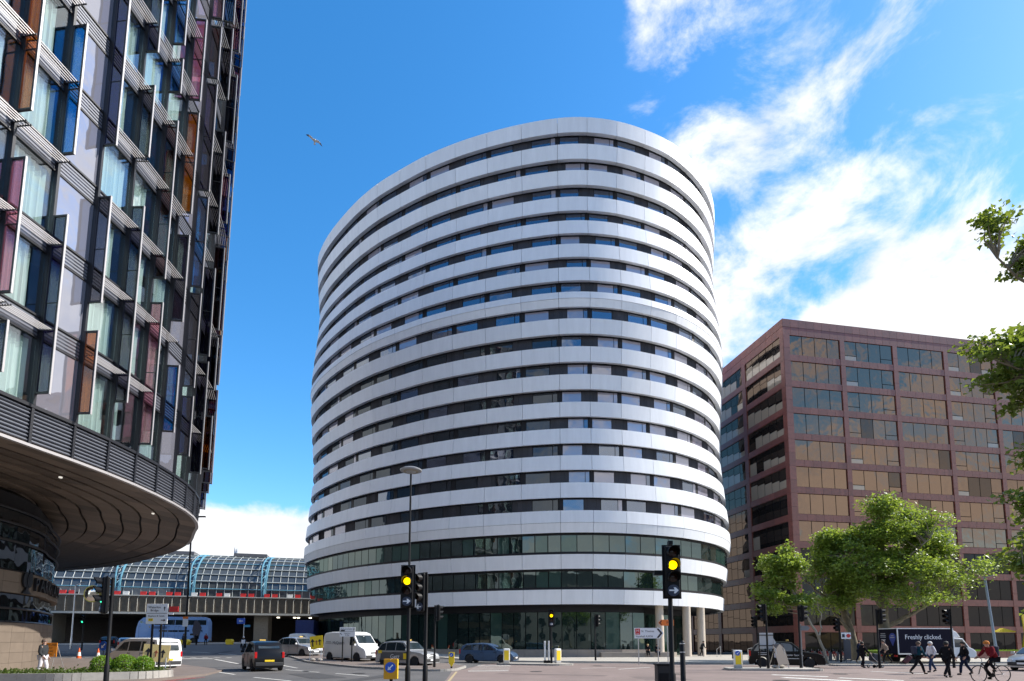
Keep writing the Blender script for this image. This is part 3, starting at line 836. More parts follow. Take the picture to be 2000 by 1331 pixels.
# curtain meshes (shared): wavy sheet in bay-local axes, x along the bay, y inward
def curtain_mesh(w, x0, full):
    mb = MB(); n = 26; H_ = 2.42
    for i in range(n+1):
        x = x0 + w*i/n; y = .05*sin(i*1.7) + .02*sin(i*.7+1)
        mb.v += [(x, y, 0.02), (x + .01*sin(i), y*.8, H_*.55), (x, y*1.1, H_)]
    for i in range(n): mb.f += [(3*i, 3*i+3, 3*i+4, 3*i+1), (3*i+1, 3*i+4, 3*i+5, 3*i+2)]
    return mb.mesh('curtain', CURT, True)
curts = [curtain_mesh(.62, .1, 0), curtain_mesh(1.5, .08, 1), curtain_mesh(.8, .82, 0), curtain_mesh(1.2, .1, 0)]
mirror_cols = {2, 6, 10, 14, 18}
slat_count = 0
more_slats = MB()
for j in range(NB):
    A, C = fac[j], fac[j+1]; d = (C-A).normalized(); n = nrm(A, C); L = (C-A).length; ang = math.atan2(d.y, d.x)
    def hb(t0, t1, o0, o1, z0, z1, mb=None):
        mb = mb or MB()
        p, q = A + d*t0, A + d*t1
        a, b_, c, e = p+n*o1, q+n*o1, q+n*o0, p+n*o0
        return mb.hexa([(*a, z0), (*b_, z0), (*c, z0), (*e, z0)], [(*a, z1), (*b_, z1), (*c, z1), (*e, z1)])
    # louvred base panel with blades
    hb(.05, L-.05, -.14, -.10, 8.98, Z0-.12).build('base_panel', HFR, hotel, world=True)
    for k in range(9):
        z = 9.02 + k*.142
        p, q = A + d*.06, A + d*(L-.06)
        MB().hexa([(*(p-n*.08), z), (*(q-n*.08), z), (*(q+n*.0), z+.03), (*(p+n*.0), z+.03)], [(*(p-n*.09), z+.09), (*(q-n*.09), z+.09), (*(q-n*.075), z+.105), (*(p-n*.075), z+.105)]).build('base_louvre', HLOUV, hotel, world=True)
    hb(-.05, .05, -.2, .03, 8.9, Z0-.1).build('base_post', HFR, hotel, world=True)
    hb(-.02, L+.02, -.25, .05, Z0-.12, Z0).build('sill_rail', HFR, hotel, world=True)
    hb(0, L, -.1, .07, 8.83, 8.93).build('rim_trim', HEDGE, hotel, world=True)
    visible = j >= 2
    for f in range(NFL):
        z = Z0 + f*FH; zt = z + 2.5
        mirror = j in mirror_cols
        if mirror: hb(.06, L-.06, -.10, -.07, z+.03, zt).build('mirror_pane', HMIR, hotel, world=True)
        else:
            hb(.06, L-.06, -.10, -.08, z+.03, zt).build('window_pane', HCLR, hotel, world=True)
            u = rh.random()
            c = child('curtain', curts[0 if u < .12 else 1 if u < .62 else 2 if u < .72 else 3], hotel)
            c.location = Vector((A.x-n.x*.34, A.y-n.y*.34, z+.03)) - hotel.location
            c.rotation_euler = (0, 0, ang)
            hb(.06, .12, -.4, -.11, z, zt).build('window_reveal', HFR, hotel, world=True)
        # spandrel with slim blades between storeys
        hb(.06, L-.06, -.12, -.09, zt+.06, z+FH-.04).build('spandrel', HSPAN, hotel, world=True)
        mb = MB()
        for k in range(5): hb(.06, L-.06, -.088, -.07, zt+.12+k*.14, zt+.19+k*.14, mb)
        mb.build('spandrel_blade', HLOUV, hotel, world=True)
        hb(.075, L-.075, -.1, -.03, z-.04, z+.035).build('transom', HFR, hotel, world=True); hb(.075, L-.075, -.1, -.03, zt, zt+.06).build('transom', HFR, hotel, world=True)
        # projecting sun shade of five bright slats at the window head
        if not mirror and visible and not (f == 0 and j in (9, 10, 12)) and rh.random() < (.96 if j < 9 else .8):
            sh = hb(.06, .10, -.05, .58, zt+.30, zt+.34)
            hb(L-.10, L-.06, -.05, .58, zt+.30, zt+.34, sh)
            so = sh.build('sun_shade', HFR, hotel, world=True)
            for k in range(5):
                o0 = .10 + k*.105
                s_ = hb(.03, L-.05, o0, o0+.02, zt+.30, zt+.33, MB() if slat_count < 300 else more_slats)
                if slat_count < 300:
                    so2 = s_.build('slat', HEDGE, so); slat_count += 1
                    so2.matrix_parent_inverse = Matrix.Identity(4)
                    
    # vertical mullion, full height
    hb(-.05, .05, -.3, .06, Z0, Z0+NFL*FH).build('mullion', HFR, hotel, world=True)
    # floor slabs / rooms behind
for_slats = more_slats.build('slats', HEDGE, hotel, world=True); for_slats['kind'] = 'stuff'
room = MB()
inn = [fac[i] - nv[i]*1.6 for i in range(len(fac))]
for j in range(len(inn)-1):
    room.add([(*inn[j], 9.9), (*inn[j+1], 9.9), (*inn[j+1], Z0+NFL*FH), (*inn[j], Z0+NFL*FH)], [(0, 1, 2, 3)])
room.build('room_back_wall', ROOM, hotel, world=True)
sl = MB()
for f in range(NFL+1):
    z = Z0 + f*FH - .55
    ring = [tuple(fac[j] - nv[j]*.14) for j in range(len(fac))] + [tuple(inn[j]) for j in range(len(fac)-1, -1, -1)]
    for j in range(len(fac)-1):
        a, b_, c, e = fac[j]-nv[j]*.14, fac[j+1]-nv[j+1]*.14, inn[j+1], inn[j]
        sl.hexa([(*a, z), (*b_, z), (*c, z), (*e, z)], [(*a, z+.5), (*b_, z+.5), (*c, z+.5), (*e, z+.5)])
sl.build('floor_slab', mat('slab_grey', (0.2, 0.2, 0.21), .8), hotel, world=True)
# plain mass behind so that the block is solid and casts its shadow
MB().slab([tuple(p) for p in inn] + [(-62, 58), (-62, 12), (-30, 8)], 9.95, Z0+NFL*FH).build('rear_mass', ROOM, hotel, world=True)
side = MB()
for j in range(NB, len(rim)-1):
    side.add([(*rim[j], 8.9), (*rim[j+1], 8.9), (*rim[j+1], Z0+NFL*FH), (*rim[j], Z0+NFL*FH)], [(0, 1, 2, 3)])
side.build('rear_facade', HSPAN, hotel, world=True)
# coloured glass fins
def fin(i, z0, z1, colr, dep=.62):
    p, n = fac[i], nv[i]; t = Vector((-n.y, n.x))
    def q(o0, o1, w, za, zb, mb=None, ta=None):
        mb = mb or MB(); w_ = w/2
        a, b_, c, e = p+n*o1-t*w_, p+n*o1+t*w_, p+n*o0+t*w_, p+n*o0-t*w_
        return mb.hexa([(*a, za), (*b_, za), (*c, za), (*e, za)], [(*a, zb), (*b_, zb), (*c, zb), (*e, zb)])
    fr = q(.07, .12, .09, z0, z1); q(dep-.05, dep, .08, z0, z1, fr); q(.12, dep-.05, .08, z0, z0+.07, fr); q(.12, dep-.05, .08, z1-.07, z1, fr)
    fo = fr.build('glass_fin', HFR, hotel, world=True)
    nseg = 2 if z1-z0 > 3.6 else 1
    if z1-z0 > 7: nseg = 3
    zz = [z0+.08 + (z1-z0-.16)*k/nseg for k in range(nseg+1)]
    for k in range(nseg): q(.125, dep-.055, .025, zz[k]+.012, zz[k+1]-.012).build('tinted_pane', FINC[colr], fo)
    q(dep+.002, dep+.03, .07, z0-.02, z1+.02).build('edge_strip', HEDGE, fo)
    if nseg > 1:
        for k in range(1, nseg): q(.05, dep, .05, zz[k]-.012, zz[k]+.012).build('fin_joint', HFR, fo)
FIN = {4: [(11.2, 15.5, 'smoke'), (17.6, 22.0, 'purple'), (24, 33, 'amber')],
       5: [(10.8, 12.6, 'purple'), (13.6, 18.6, 'pink'), (20.4, 27.5, 'amber'), (29, 34, 'blue')],
       6: [(10.8, 17.8, 'purple'), (20.3, 25.8, 'blue'), (28, 34, 'smoke')],
       7: [(10.75, 14.2, 'amber'), (15.4, 20.0, 'smoke'), (22.3, 31.0, 'purple'), (33, 38, 'pink')],
       8: [(12.0, 21.0, 'purple'), (23.4, 26.9, 'smoke'), (28.6, 34.6, 'purple')],
       9: [(10.75, 17.6, 'pink'), (18.8, 26.9, 'maroon'), (28.4, 30.2, 'blue'), (31, 36, 'blue')],
       10: [(12.0, 15.4, 'blue'), (17.7, 22.3, 'smoke'), (23.5, 29.1, 'amber'), (29.8, 34.5, 'pink')]}
names = ['amber', 'purple', 'pink', 'blue', 'maroon', 'smoke', 'purple', 'maroon']
for i in range(4, NB+1):
    L_ = list(FIN.get(i, []))
    z = (max(c[1] for c in L_) if L_ else 10.75 + rh.random()*1.6) + (1.2 if L_ else 0)
    while z < Z0+NFL*FH-2:
        h = rh.choice([3.2, 4.6, 5.2, 6.4]); L_.append((z, min(z+h, Z0+NFL*FH-.3), rh.choice(names)))
        z += h + rh.choice([.35, .5, 1.6, 2.1])
    for a, b_, c in L_: fin(i, a, b_, c)
# soffit of overlapping metal tiles
SOF = mat('soffit_metal_tile', (0.15, 0.115, 0.088), 0.55, 0.0, objvar=0.45, rvar=0.05, vscale=3)
STONE = mat('hotel_stone', (0.17, 0.135, 0.105), 0.75, var=0.12, vscale=2, objvar=0.08)
dense = []
for i in range(len(rim)-1):
    m_ = max(1, round((rim[i+1]-rim[i]).length/1.7))
    for k in range(m_): dense.append((rim[i].lerp(rim[i+1], k/m_), nv[i].lerp(nv[i+1], k/m_).normalized()))
dense.append((rim[-1], nv[-1]))
raw = [n for _, n in dense]
for i in range(len(dense)):
    acc_ = Vector((0, 0))
    for k in range(-4, 5): acc_ += raw[min(max(i+k, 0), len(raw)-1)]
    dense[i] = (dense[i][0], acc_.normalized())
NR = 9
extra = MB(); ntile = 0
for i in range(len(dense)-1):
    (p, n1), (q_, n2) = dense[i], dense[i+1]
    for r in range(NR):
        o0, o1 = .05 + r*1.0, .05 + (r+1)*1.0
        e = .05
        z = 8.86 + .14*r**.6
        a, b_, c, d_ = p-n1*(o0+e), q_-n2*(o0+e), q_-n2*(o1-e), p-n1*(o1-e)
        a, b_ = a.lerp(b_, .006), a.lerp(b_, .994); d_, c = d_.lerp(c, .006), d_.lerp(c, .994)
        near = i < 26
        mb = MB() if (near and ntile < 300) else extra
        mb.hexa([(*a, z), (*b_, z), (*c, z+.10), (*d_, z+.10)], [(*a, z+.12), (*b_, z+.12), (*c, z+.22), (*d_, z+.22)])
        if near and ntile < 300: mb.build('soffit_tile', SOF, hotel, world=True); ntile += 1
if extra.v:
    o = extra.build('soffit_tiles', SOF, hotel, world=True); o['kind'] = 'stuff'
bk_ = MB()
for i in range(len(dense)-1):
    (p, n1), (q_, n2) = dense[i], dense[i+1]
    bk_.add([(*(p-n1*.12), 9.25), (*(q_-n2*.12), 9.25), (*(q_-n2*9.0), 9.8), (*(p-n1*9.0), 9.8)], [(0, 1, 2, 3)])
bk_.build('soffit_dark_backing', CORE, hotel, world=True)  # dark sheet above the tiles, stands in for shade in their open joints
SPOT = mat('soffit_spot', (.9, .9, .85), .4, emit=(1, .95, .85), estr=.5)
for x, y in ((-20.2, 24.4), (-20.6, 31.5), (-19.6, 33.2)):
    MB().lathe([(.07, 0), (.07, .06)], 12, (x, y, 8.99)).build('soffit_downlight', SPOT, hotel, world=True)
# set-back lobby drum
IN = [p - n*7.4 for p, n in dense]
IN2 = [p - n*7.9 for p, n in dense]
def ring(z0, z1, o, m, name, split=True, th=.4, a=0, b_=None):
    global _r
    for i in range(a, (b_ or len(dense)-1)):
        (p, n1), (q_, n2) = dense[i], dense[i+1]
        A, B_, C_, D_ = p-n1*o, q_-n2*o, q_-n2*(o+th), p-n1*(o+th)
        A, B_ = A.lerp(B_, .006), A.lerp(B_, .994)
        MB().hexa([(*A, z0), (*B_, z0), (*C_, z0), (*D_, z0)], [(*A, z1), (*B_, z1), (*C_, z1), (*D_, z1)]).build(name, m, hotel, world=True)
LG = solid_glass('lobby_glass', (0.012, 0.013, 0.015), (0.6, 0.65, 0.7), 0.2, 0.05)
for z0, z1 in ((.1, .62), (.63, 1.13), (1.14, 1.64), (1.65, 2.15), (2.16, 2.62)): ring(z0, z1, 7.3, STONE, 'stone_block', a=6, b_=20)
ring(2.7, 4.05, 7.5, LG, 'lobby_pane', a=4, b_=24)
ring(4.1, 4.62, 7.2, STONE, 'sign_band_stone', a=4, b_=24); ring(4.63, 5.15, 7.2, STONE, 'sign_band_stone', a=4, b_=24)
ring(5.2, 6.6, 7.5, LG, 'lobby_pane', a=4, b_=24); ring(6.75, 8.2, 7.5, LG, 'lobby_pane', a=4, b_=24)
for z in (2.62, 3.3, 5.16, 6.62, 7.5, 8.2):
    mb = MB(); mb.tube([(*(p-n*7.38), z+.04) for p, n in dense[3:25]], .06, 6); mb.build('lobby_transom', HFR, hotel, world=True)
MB().slab([tuple(p-n*7.8) for p, n in dense] + [(-56, 58), (-56, 12), (-32, 8)], 0, 9.1).build('lobby_core', CORE, hotel, world=True)
# lettering on the stone band
def on_band(s):
    acc = 0
    pts = [p-n*7.2 for p, n in dense]
    for i in range(6, len(pts)-1):
        L = (pts[i+1]-pts[i]).length
        if acc + L > s:
            t = (s-acc)/L; p = pts[i].lerp(pts[i+1], t); d = (pts[i+1]-pts[i]).normalized(); return p, d
        acc += L
# the drum comes into view from about y = 23 on
start = 0
for k, (p, n) in enumerate(dense):
    pass
acc = sum(((dense[i+1][0]-dense[i+1][1]*7.2)-(dense[i][0]-dense[i][1]*7.2)).length for i in range(6, 8))
NAVY = mat('sign_navy', (0.012, 0.014, 0.02), 0.35)
s0 = acc + 6.3
for k, ch in enumerate('PARK PLAZA'):
    if ch == ' ': s0 += .4; continue
    p, d = on_band(s0); nn = Vector((d.y, -d.x))
    M_ = Matrix.Translation(Vector((p.x+nn.x*.10, p.y+nn.y*.10, 4.62)) - Vector(hotel.location)) @ Matrix.Rotation(math.atan2(d.y, d.x), 4, 'Z') @ FRONT
    o = lettering(ch, 1.0, M_, NAVY, hotel, 'sign_letter', ext=.06); s0 += .76
p, d = on_band(acc + 5.35); nn = Vector((d.y, -d.x)); c0 = Vector((p.x+nn.x*.1, p.y+nn.y*.1, 0))
for dx, r in ((-.16, .34), (.16, .34)):
    mb = MB(); pts = []
    for k in range(20):
        a = 2*pi*k/20; pts.append((dx + r*.72*cos(a), 4.82 + r*1.15*sin(a)))
    mb.xf(Matrix.Translation((c0.x, c0.y, 0)) @ Matrix.Rotation(math.atan2(d.y, d.x), 4, 'Z'))
    mb.prism(pts, -.03 - .03*(dx > 0), .05).build('sign_emblem', NAVY, hotel, world=True)
mb = MB(); mb.xf(Matrix.Translation((c0.x, c0.y, 0)) @ Matrix.Rotation(math.atan2(d.y, d.x), 4, 'Z'))
mb.prism([(-.09, 4.6), (.09, 4.6), (.12, 4.3), (.42, 4.1), (-.42, 4.1), (-.12, 4.3)], -.04, .05).build('sign_emblem', NAVY, hotel, world=True)

hotel.rotation_euler = (0, radians(1.0), 0)      # the facade leans out very slightly
# ------------------------------------------------------------------ trees and plants
LEAF = leaf_mat('plane_leaf', (0.125, 0.19, 0.03), (0.38, 0.5, 0.06))
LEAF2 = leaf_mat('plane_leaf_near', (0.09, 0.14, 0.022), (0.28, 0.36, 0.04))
BOXL = leaf_mat('box_leaf', (0.14, 0.27, 0.03), (0.35, 0.5, 0.05))
BARK = mat('plane_bark', (0.20, 0.165, 0.11), 0.85, var=0.45, vscale=2.2, bump=0.5, bscale=9)
BARKL = mat('pale_bark', (0.38, 0.33, 0.25), 0.8, var=0.3, vscale=3)
def add_leaf(mb, p, s, rnd):
    # five-point lobed leaf bent along its midrib
    a = rnd.uniform(0, 2*pi); tl = rnd.gauss(0, .6); tl2 = rnd.gauss(0, .6)
    M_ = Matrix.Translation(p) @ Matrix.Rotation(a, 4, 'Z') @ Matrix.Rotation(tl, 4, 'X') @ Matrix.Rotation(tl2, 4, 'Y')
    pts = [(0, -.5, 0), (.48, -.15, .10), (.22, .12, .03), (0, .6, -.05), (-.22, .12, .03), (-.48, -.15, .10)]
    n = len(mb.v); mb.v += [tuple(M_ @ (Vector(q)*s)) for q in pts]
    mb.f += [(n, n+1, n+2, n+3), (n, n+3, n+4, n+5)]
def crown(blobs, n, s, seed, surf=.5, clump=14, spread=.55):
    """leaf clumps scattered through several ellipsoids; each clump is a twig's worth of leaves"""
    rnd = random.Random(seed); mb = MB()
    subs = []
    for (x, y, z, rx, ry, rz) in blobs:      # break every mass into uneven boughs with gaps between them
        for _ in range(12):
            d = Vector((rnd.gauss(0, 1), rnd.gauss(0, 1), rnd.gauss(0, 1))).normalized(); r = rnd.uniform(.45, 1.0); q = rnd.uniform(.28, .46)
            subs.append((x+d.x*rx*r, y+d.y*ry*r, z+d.z*rz*r, rx*q, ry*q, rz*q*.8))
    vol = [rx*ry*rz for (_, _, _, rx, ry, rz) in subs]; tot = sum(vol); twigs = []
    for bl, v in zip(subs, vol):
        cnt = max(1, int(n/clump*v/tot))
        for _ in range(cnt):
            d = Vector((rnd.gauss(0, 1), rnd.gauss(0, 1), rnd.gauss(0, 1))).normalized()
            r = rnd.uniform(.2, 1.0)**.5 * rnd.uniform(.85, 1.25)
            c = Vector((bl[0]+d.x*bl[3]*r, bl[1]+d.y*bl[4]*r, bl[2]+d.z*bl[5]*r)); twigs.append(c)
            for _ in range(clump):
                q = c + Vector((rnd.gauss(0, spread*.62), rnd.gauss(0, spread*.62), rnd.gauss(0, spread*.34)))
                add_leaf(mb, q, s*rnd.uniform(.65, 1.25), rnd)
    return mb, twigs
def limb(mb, pts, r0, r1, seed, n=9, wob=.12):
    rnd = random.Random(seed); pts = [Vector(p) for p in pts]; out = []; rad = []
    N = len(pts)-1; st = 5
    for i in range(N):
        for k in range(st):
            t = k/st; out.append(pts[i].lerp(pts[i+1], t) + Vector((rnd.gauss(0, wob), rnd.gauss(0, wob), 0))*(0 if i == 0 and k == 0 else 1)); 
    out.append(pts[-1]); m_ = len(out)
    mb.tube(out, [r0 + (r1-r0)*(i/(m_-1))**.8 for i in range(m_)], n)
    return out
def tree(label, base, trunk, limbs, blobs, nleaf, s, seed, bark=BARK, leaf=LEAF, r0=.4, spread=.55, name='plane_tree', clump=14):
    t = thing(name, label, 'tree', base)
    mb = MB(); limb(mb, trunk, r0, r0*.5, seed, 12, .04); mb.build('trunk', bark, t, True, world=True)
    cb, tw = crown(blobs, nleaf, s, seed, clump=clump, spread=spread)
    lb = MB(); rnd = random.Random(seed+5); lps = []
    for i, (pts, a, c) in enumerate(limbs): lps += limb(lb, pts, a, c, seed+i, 8, .08)
    lps += [Vector(p) for p in trunk[1:]]
    for c in tw[::5]:          # twigs reach from the nearest limb point to the leaf clumps
        p = min(lps, key=lambda q: (q-c).length_squared + (4 if q.z > c.z else 0))
        m_ = p.lerp(c, .5) + Vector((rnd.gauss(0, .15), rnd.gauss(0, .15), rnd.uniform(-.1, .3)))
        lb.tube([p, m_, c], [.045, .03, .012], 4, False)
    lb.build('branches', bark, t, True, world=True)
    o = cb.build('crown', leaf, t, world=True)
    return t
# main plane tree: trunk x~31.5 at 46 m
D1 = 49.0
tree('largest plane tree with stout mottled trunk and one long low limb', (32.3, D1, .1), [(32.3, D1, 0), (32.25, D1, 2.2), (32.35, D1, 4.6), (32.4, D1+.2, 7.4), (32.8, D1+.4, 11.0)],
     [([(32.4, D1, 2.9), (34.2, D1-.3, 4.0), (36.5, D1-.4, 5.2), (38.8, D1-.3, 7.0), (40.0, D1, 8.2)], .24, .07), ([(32.3, D1, 4.6), (30.6, D1-.5, 6.6), (29.0, D1-.7, 9.0)], .2, .06),
      ([(32.4, D1, 6.0), (34.5, D1+.3, 8.8), (36.0, D1+.6, 11.5)], .2, .06), ([(32.5, D1, 7.6), (31.6, D1-.6, 10.5), (31.8, D1-.8, 13.0)], .16, .05), ([(32.6, D1, 7.0), (34.0, D1-1.4, 9.0), (35.2, D1-2.2, 10.4)], .14, .05)],
     [(32.8, D1, 12.0, 3.2, 3.0, 2.5), (35.6, D1+.5, 10.0, 3.0, 2.8, 2.8), (29.8, D1-.4, 8.8, 2.3, 2.4, 2.3), (33.2, D1-1.6, 7.6, 2.9, 2.0, 2.2), (37.4, D1-.2, 7.6, 1.9, 1.8, 1.4), (40.3, D1, 7.9, 1.6, 1.5, 1.3), (30.6, D1-1.4, 6.0, 1.9, 1.4, 1.4), (33.4, D1-1.8, 5.4, 1.7, 1.2, 1.0), (38.2, D1-.6, 6.0, 1.3, 1.0, .8), (34.6, D1-.8, 12.2, 2.2, 2.0, 1.8), (37.2, D1+.4, 10.6, 2.0, 2.0, 1.9), (31.0, D1-.6, 10.4, 2.0, 1.9, 2.0), (35.2, D1-1.6, 5.9, 1.7, 1.4, .9)], 32000, .235, 3, r0=.52)
D2 = 50.5
tree('middle plane tree with twin leaning stems between the bike docks and the stout tree', (30.6, D2, .1), [(30.6, D2, 0), (30.4, D2, 2.4), (29.8, D2, 4.4), (28.9, D2, 7.0)],
     [([(30.4, D2, 2.2), (28.8, D2-.3, 4.4), (27.6, D2-.5, 6.8)], .2, .06), ([(30.2, D2, 3.4), (30.6, D2, 6), (29.9, D2, 9)], .17, .05), ([(29.6, D2, 4.8), (27.5, D2+.2, 6.4), (26.2, D2+.3, 7.6)], .14, .04)],
     [(29.6, D2, 10.4, 2.1, 2.1, 2.2), (28.0, D2, 7.6, 1.8, 1.8, 1.7), (30.4, D2, 7.0, 1.6, 1.5, 1.5), (28.4, D2-.5, 4.9, 1.7, 1.2, .9)], 17000, .235, 8, r0=.38)
D3 = 46.0
tree('slender pale-barked young tree leaning left over the black taxi', (25.6, D3, .1), [(25.6, D3, 0), (25.1, D3, 1.8), (24.0, D3, 4.0), (22.6, D3, 6.6)],
     [([(25.0, D3, 2.0), (25.3, D3, 3.4), (25.0, D3, 5.0)], .07, .025), ([(24.3, D3, 3.5), (23.0, D3, 4.6), (21.0, D3-.2, 4.9)], .06, .02), ([(23.8, D3, 4.4), (23.0, D3, 6.4), (22.1, D3, 8.6)], .07, .02)],
     [(22.3, D3, 7.8, 1.5, 1.4, 2.0), (21.6, D3, 6.0, 1.3, 1.1, 1.2), (20.8, D3-.2, 4.6, 1.2, .9, .6), (23.6, D3, 5.2, 1.1, 1.0, .8)], 9000, .22, 14, bark=BARKL, r0=.13, spread=.42)
# large tree outside the right edge whose boughs hang into view
DR = 20.0
tree('big near tree whose leafy boughs hang in from the right edge', (23.4, DR, .0), [(23.4, DR, 0), (23.3, DR, 4), (23.0, DR, 9), (22.7, DR, 16)],
     [([(23.2, DR, 8), (20.6, DR-.4, 10.2), (18.0, DR-.6, 11.6)], .16, .03), ([(23.1, DR, 5), (20.6, DR, 6.0), (18.9, DR, 5.6)], .12, .03), ([(23, DR, 12), (20.4, DR, 14.2), (18.4, DR, 16.2)], .14, .03)],
     [(18.5, DR, 11.9, 1.7, 1.2, .9), (19.2, DR-.3, 10.8, 1.1, 1.1, .7), (20.0, DR, 13.0, 1.4, 1.3, 1.0), (18.9, DR+.3, 17.7, .9, .9, .6), (20.0, DR, 16.2, 1.0, 1.0, 1.2), (18.5, DR, 6.5, .9, 1.0, .8), (18.8, DR, 5.0, .9, 1.0, .8), (19.2, DR, 3.4, .8, 1.0, .6), (19.2, DR, 8.4, .7, .9, .6), (18.3, DR, 4.2, .6, .7, .4), (22.6, DR, 13, 2.0, 2.2, 3.2)], 27000, .19, 21, leaf=LEAF2, r0=.5, spread=.3, clump=10)
# box balls and ground cover in the kerbed planter by the hotel
PL = rounded([(-24, 22.9), (-18.6, 23.6), (-16.2, 25.2), (-15.9, 26.9), (-17.6, 27.2), (-20, 25.7), (-24, 24.6)], .6)
planter = thing('planter_bed', 'kerbed planting bed with low ivy at the hotel corner', 'planter', (-18.5, 25.2, .1))
drp = drape('soil', PL, .30, mat('soil', (0.06, 0.045, 0.03), .95, var=.3), .2); drp.parent = planter; drp.matrix_parent_inverse = Matrix.Translation(-Vector(planter.location))
n = len(PL)
for i in range(0, n):
    a, c = Vector(PL[i]), Vector(PL[(i+1) % n]); L = (c-a).length
    if L < .04: continue
    m_ = max(1, int(L/.9)); d = (c-a)/L; q = Vector((d.y, -d.x))*.13
    for s in range(m_):
        p, r = a+d*(L*s/m_+.004), a+d*(L*(s+1)/m_-.004)
        MB().hexa([(*(p-q), .08), (*(r-q), .08), (*(r+q), .08), (*(p+q), .08)], [(*(p-q*.9), .42), (*(r-q*.9), .42), (*(r+q*.8), .42), (*(p+q*.8), .42)]).build('kerb_stone', KERB, planter, world=True)
rnd = random.Random(4); gc = MB()
def inside(x, y, P):
    c = False
    for i in range(len(P)):
        (x1, y1), (x2, y2) = P[i], P[i-1]
        if (y1 > y) != (y2 > y) and x < (x2-x1)*(y-y1)/(y2-y1)+x1: c = not c
    return c
k = 0
while k < 5200:
    x, y = rnd.uniform(-24, -15.9), rnd.uniform(22.9, 27.2)
    if inside(x, y, PL): add_leaf(gc, Vector((x, y, .34+abs(rnd.gauss(0, .10)))), rnd.uniform(.06, .13), rnd); k += 1
o = gc.build('ivy', leaf_mat('ivy_leaf', (0.07, 0.11, 0.02), (0.14, 0.2, 0.03)), planter, world=True); o['kind'] = 'stuff'
for i, (x, y, r) in enumerate(((-18.3, 25.35, .42), (-17.55, 25.75, .44), (-16.95, 26.15, .40))):
    t = thing('box_shrub', ['clipped round box shrub nearest the left signal pole', 'middle of the three clipped round box shrubs', 'clipped round box shrub nearest the planter kerb end'][i], 'shrub', (x, y, .3), group='clipped shrubs in the planter')
    mb = MB(); rr = random.Random(i)
    for _ in range(2600):
        d = Vector((rr.gauss(0, 1), rr.gauss(0, 1), rr.gauss(0, 1))).normalized()
        p = d*r*rr.uniform(.82, 1.08); p.z += r*.9
        if p.z > -.02: add_leaf(mb, p, rr.uniform(.04, .085), rr)
    mb.build('foliage', BOXL, t); MB().tube([(0, 0, 0), (.02, 0, .3)], .03, 6).build('stem', BARK, t)
# lawn behind the delivery lorry
lawn = setp(MB().slab([(40, 57), (80, 62), (80, 70), (40, 66)], .13, .75).build('lawn', GRASS), kind='structure')
rr = random.Random(9); gb = MB()
for _ in range(7000):
    x = rr.uniform(40, 66); y = rr.uniform(57.2, 69); y += (x-40)*.12
    if y < 57.1+(x-40)*.125 or y > 66+(x-40)*.1: continue
    h = rr.uniform(.06, .16); a = rr.uniform(0, pi); dx, dy = .03*cos(a), .03*sin(a); n = len(gb.v)
    gb.v += [(x-dx, y-dy, .75), (x+dx, y+dy, .75), (x+rr.gauss(0, .03), y+rr.gauss(0, .03), .75+h)]; gb.f.append((n, n+1, n+2))
setp(gb.build('grass', leaf_mat('grass_blade', (0.13, 0.24, 0.03), (0.2, 0.3, 0.03))), 'short bright green grass on the raised lawn at far right', 'grass', kind='stuff')
wl_ = thing('lawn_wall', 'low dark red wall below the raised lawn', 'wall', (55, 58, .1))
for k in range(16):
    x0, x1 = 39.5+k*2.2, 39.5+(k+1)*2.2-.02
    MB().hexa([(x0, 56.6+(x0-40)*.125, .1), (x1, 56.6+(x1-40)*.125, .1), (x1, 56.95+(x1-40)*.125, .1), (x0, 56.95+(x0-40)*.125, .1)], [(x0, 56.6+(x0-40)*.125, .8), (x1, 56.6+(x1-40)*.125, .8), (x1, 56.95+(x1-40)*.125, .8), (x0, 56.95+(x0-40)*.125, .8)]).build('wall_panel', GRAN, wl_, world=True)
# yellow twisted sculpture on the lawn
sc = thing('sculpture', 'large yellow bent-plate sculpture on the lawn at right edge', 'sculpture', (58.6, 61.2, .75))
SCY = mat('sculpture_yellow', (0.62, 0.46, 0.03), 0.5, var=.1)
def plate(pts, th):
    mb = MB(); m_ = len(pts)//2
    a = [Vector(p) for p in pts[:m_]]; c = [Vector(p) for p in pts[m_:]]
    for i in range(m_-1): mb.hexa([a[i], a[i+1], c[i+1], c[i]], [v+Vector((0, th, 0)) for v in (a[i], a[i+1], c[i+1], c[i])])
    return mb
plate([(-3.2, 0, 3.8), (-.8, .3, 5.0), (2.5, .8, 6.2), (-3.4, -.4, 1.9), (-.2, -.2, 3.0), (3.2, .2, 4.6)], .12).build('upper_plate', SCY, sc)
plate([(-3.3, -.3, 2.0), (-.2, -.2, 3.0), (3.2, .2, 4.5), (-2.4, 1.2, 0), (.2, 1.4, 1.0), (3.0, 1.6, 2.0)], .12).build('lower_plate', SCY, sc)
plate([(-5.6, .6, 2.1), (-4.6, .8, 2.5), (-3.4, .7, 2.15), (-5.5, .6, 2.05), (-4.6, .8, 2.05), (-3.4, .7, 2.05)], .5).build('flap_plate', SCY, sc)

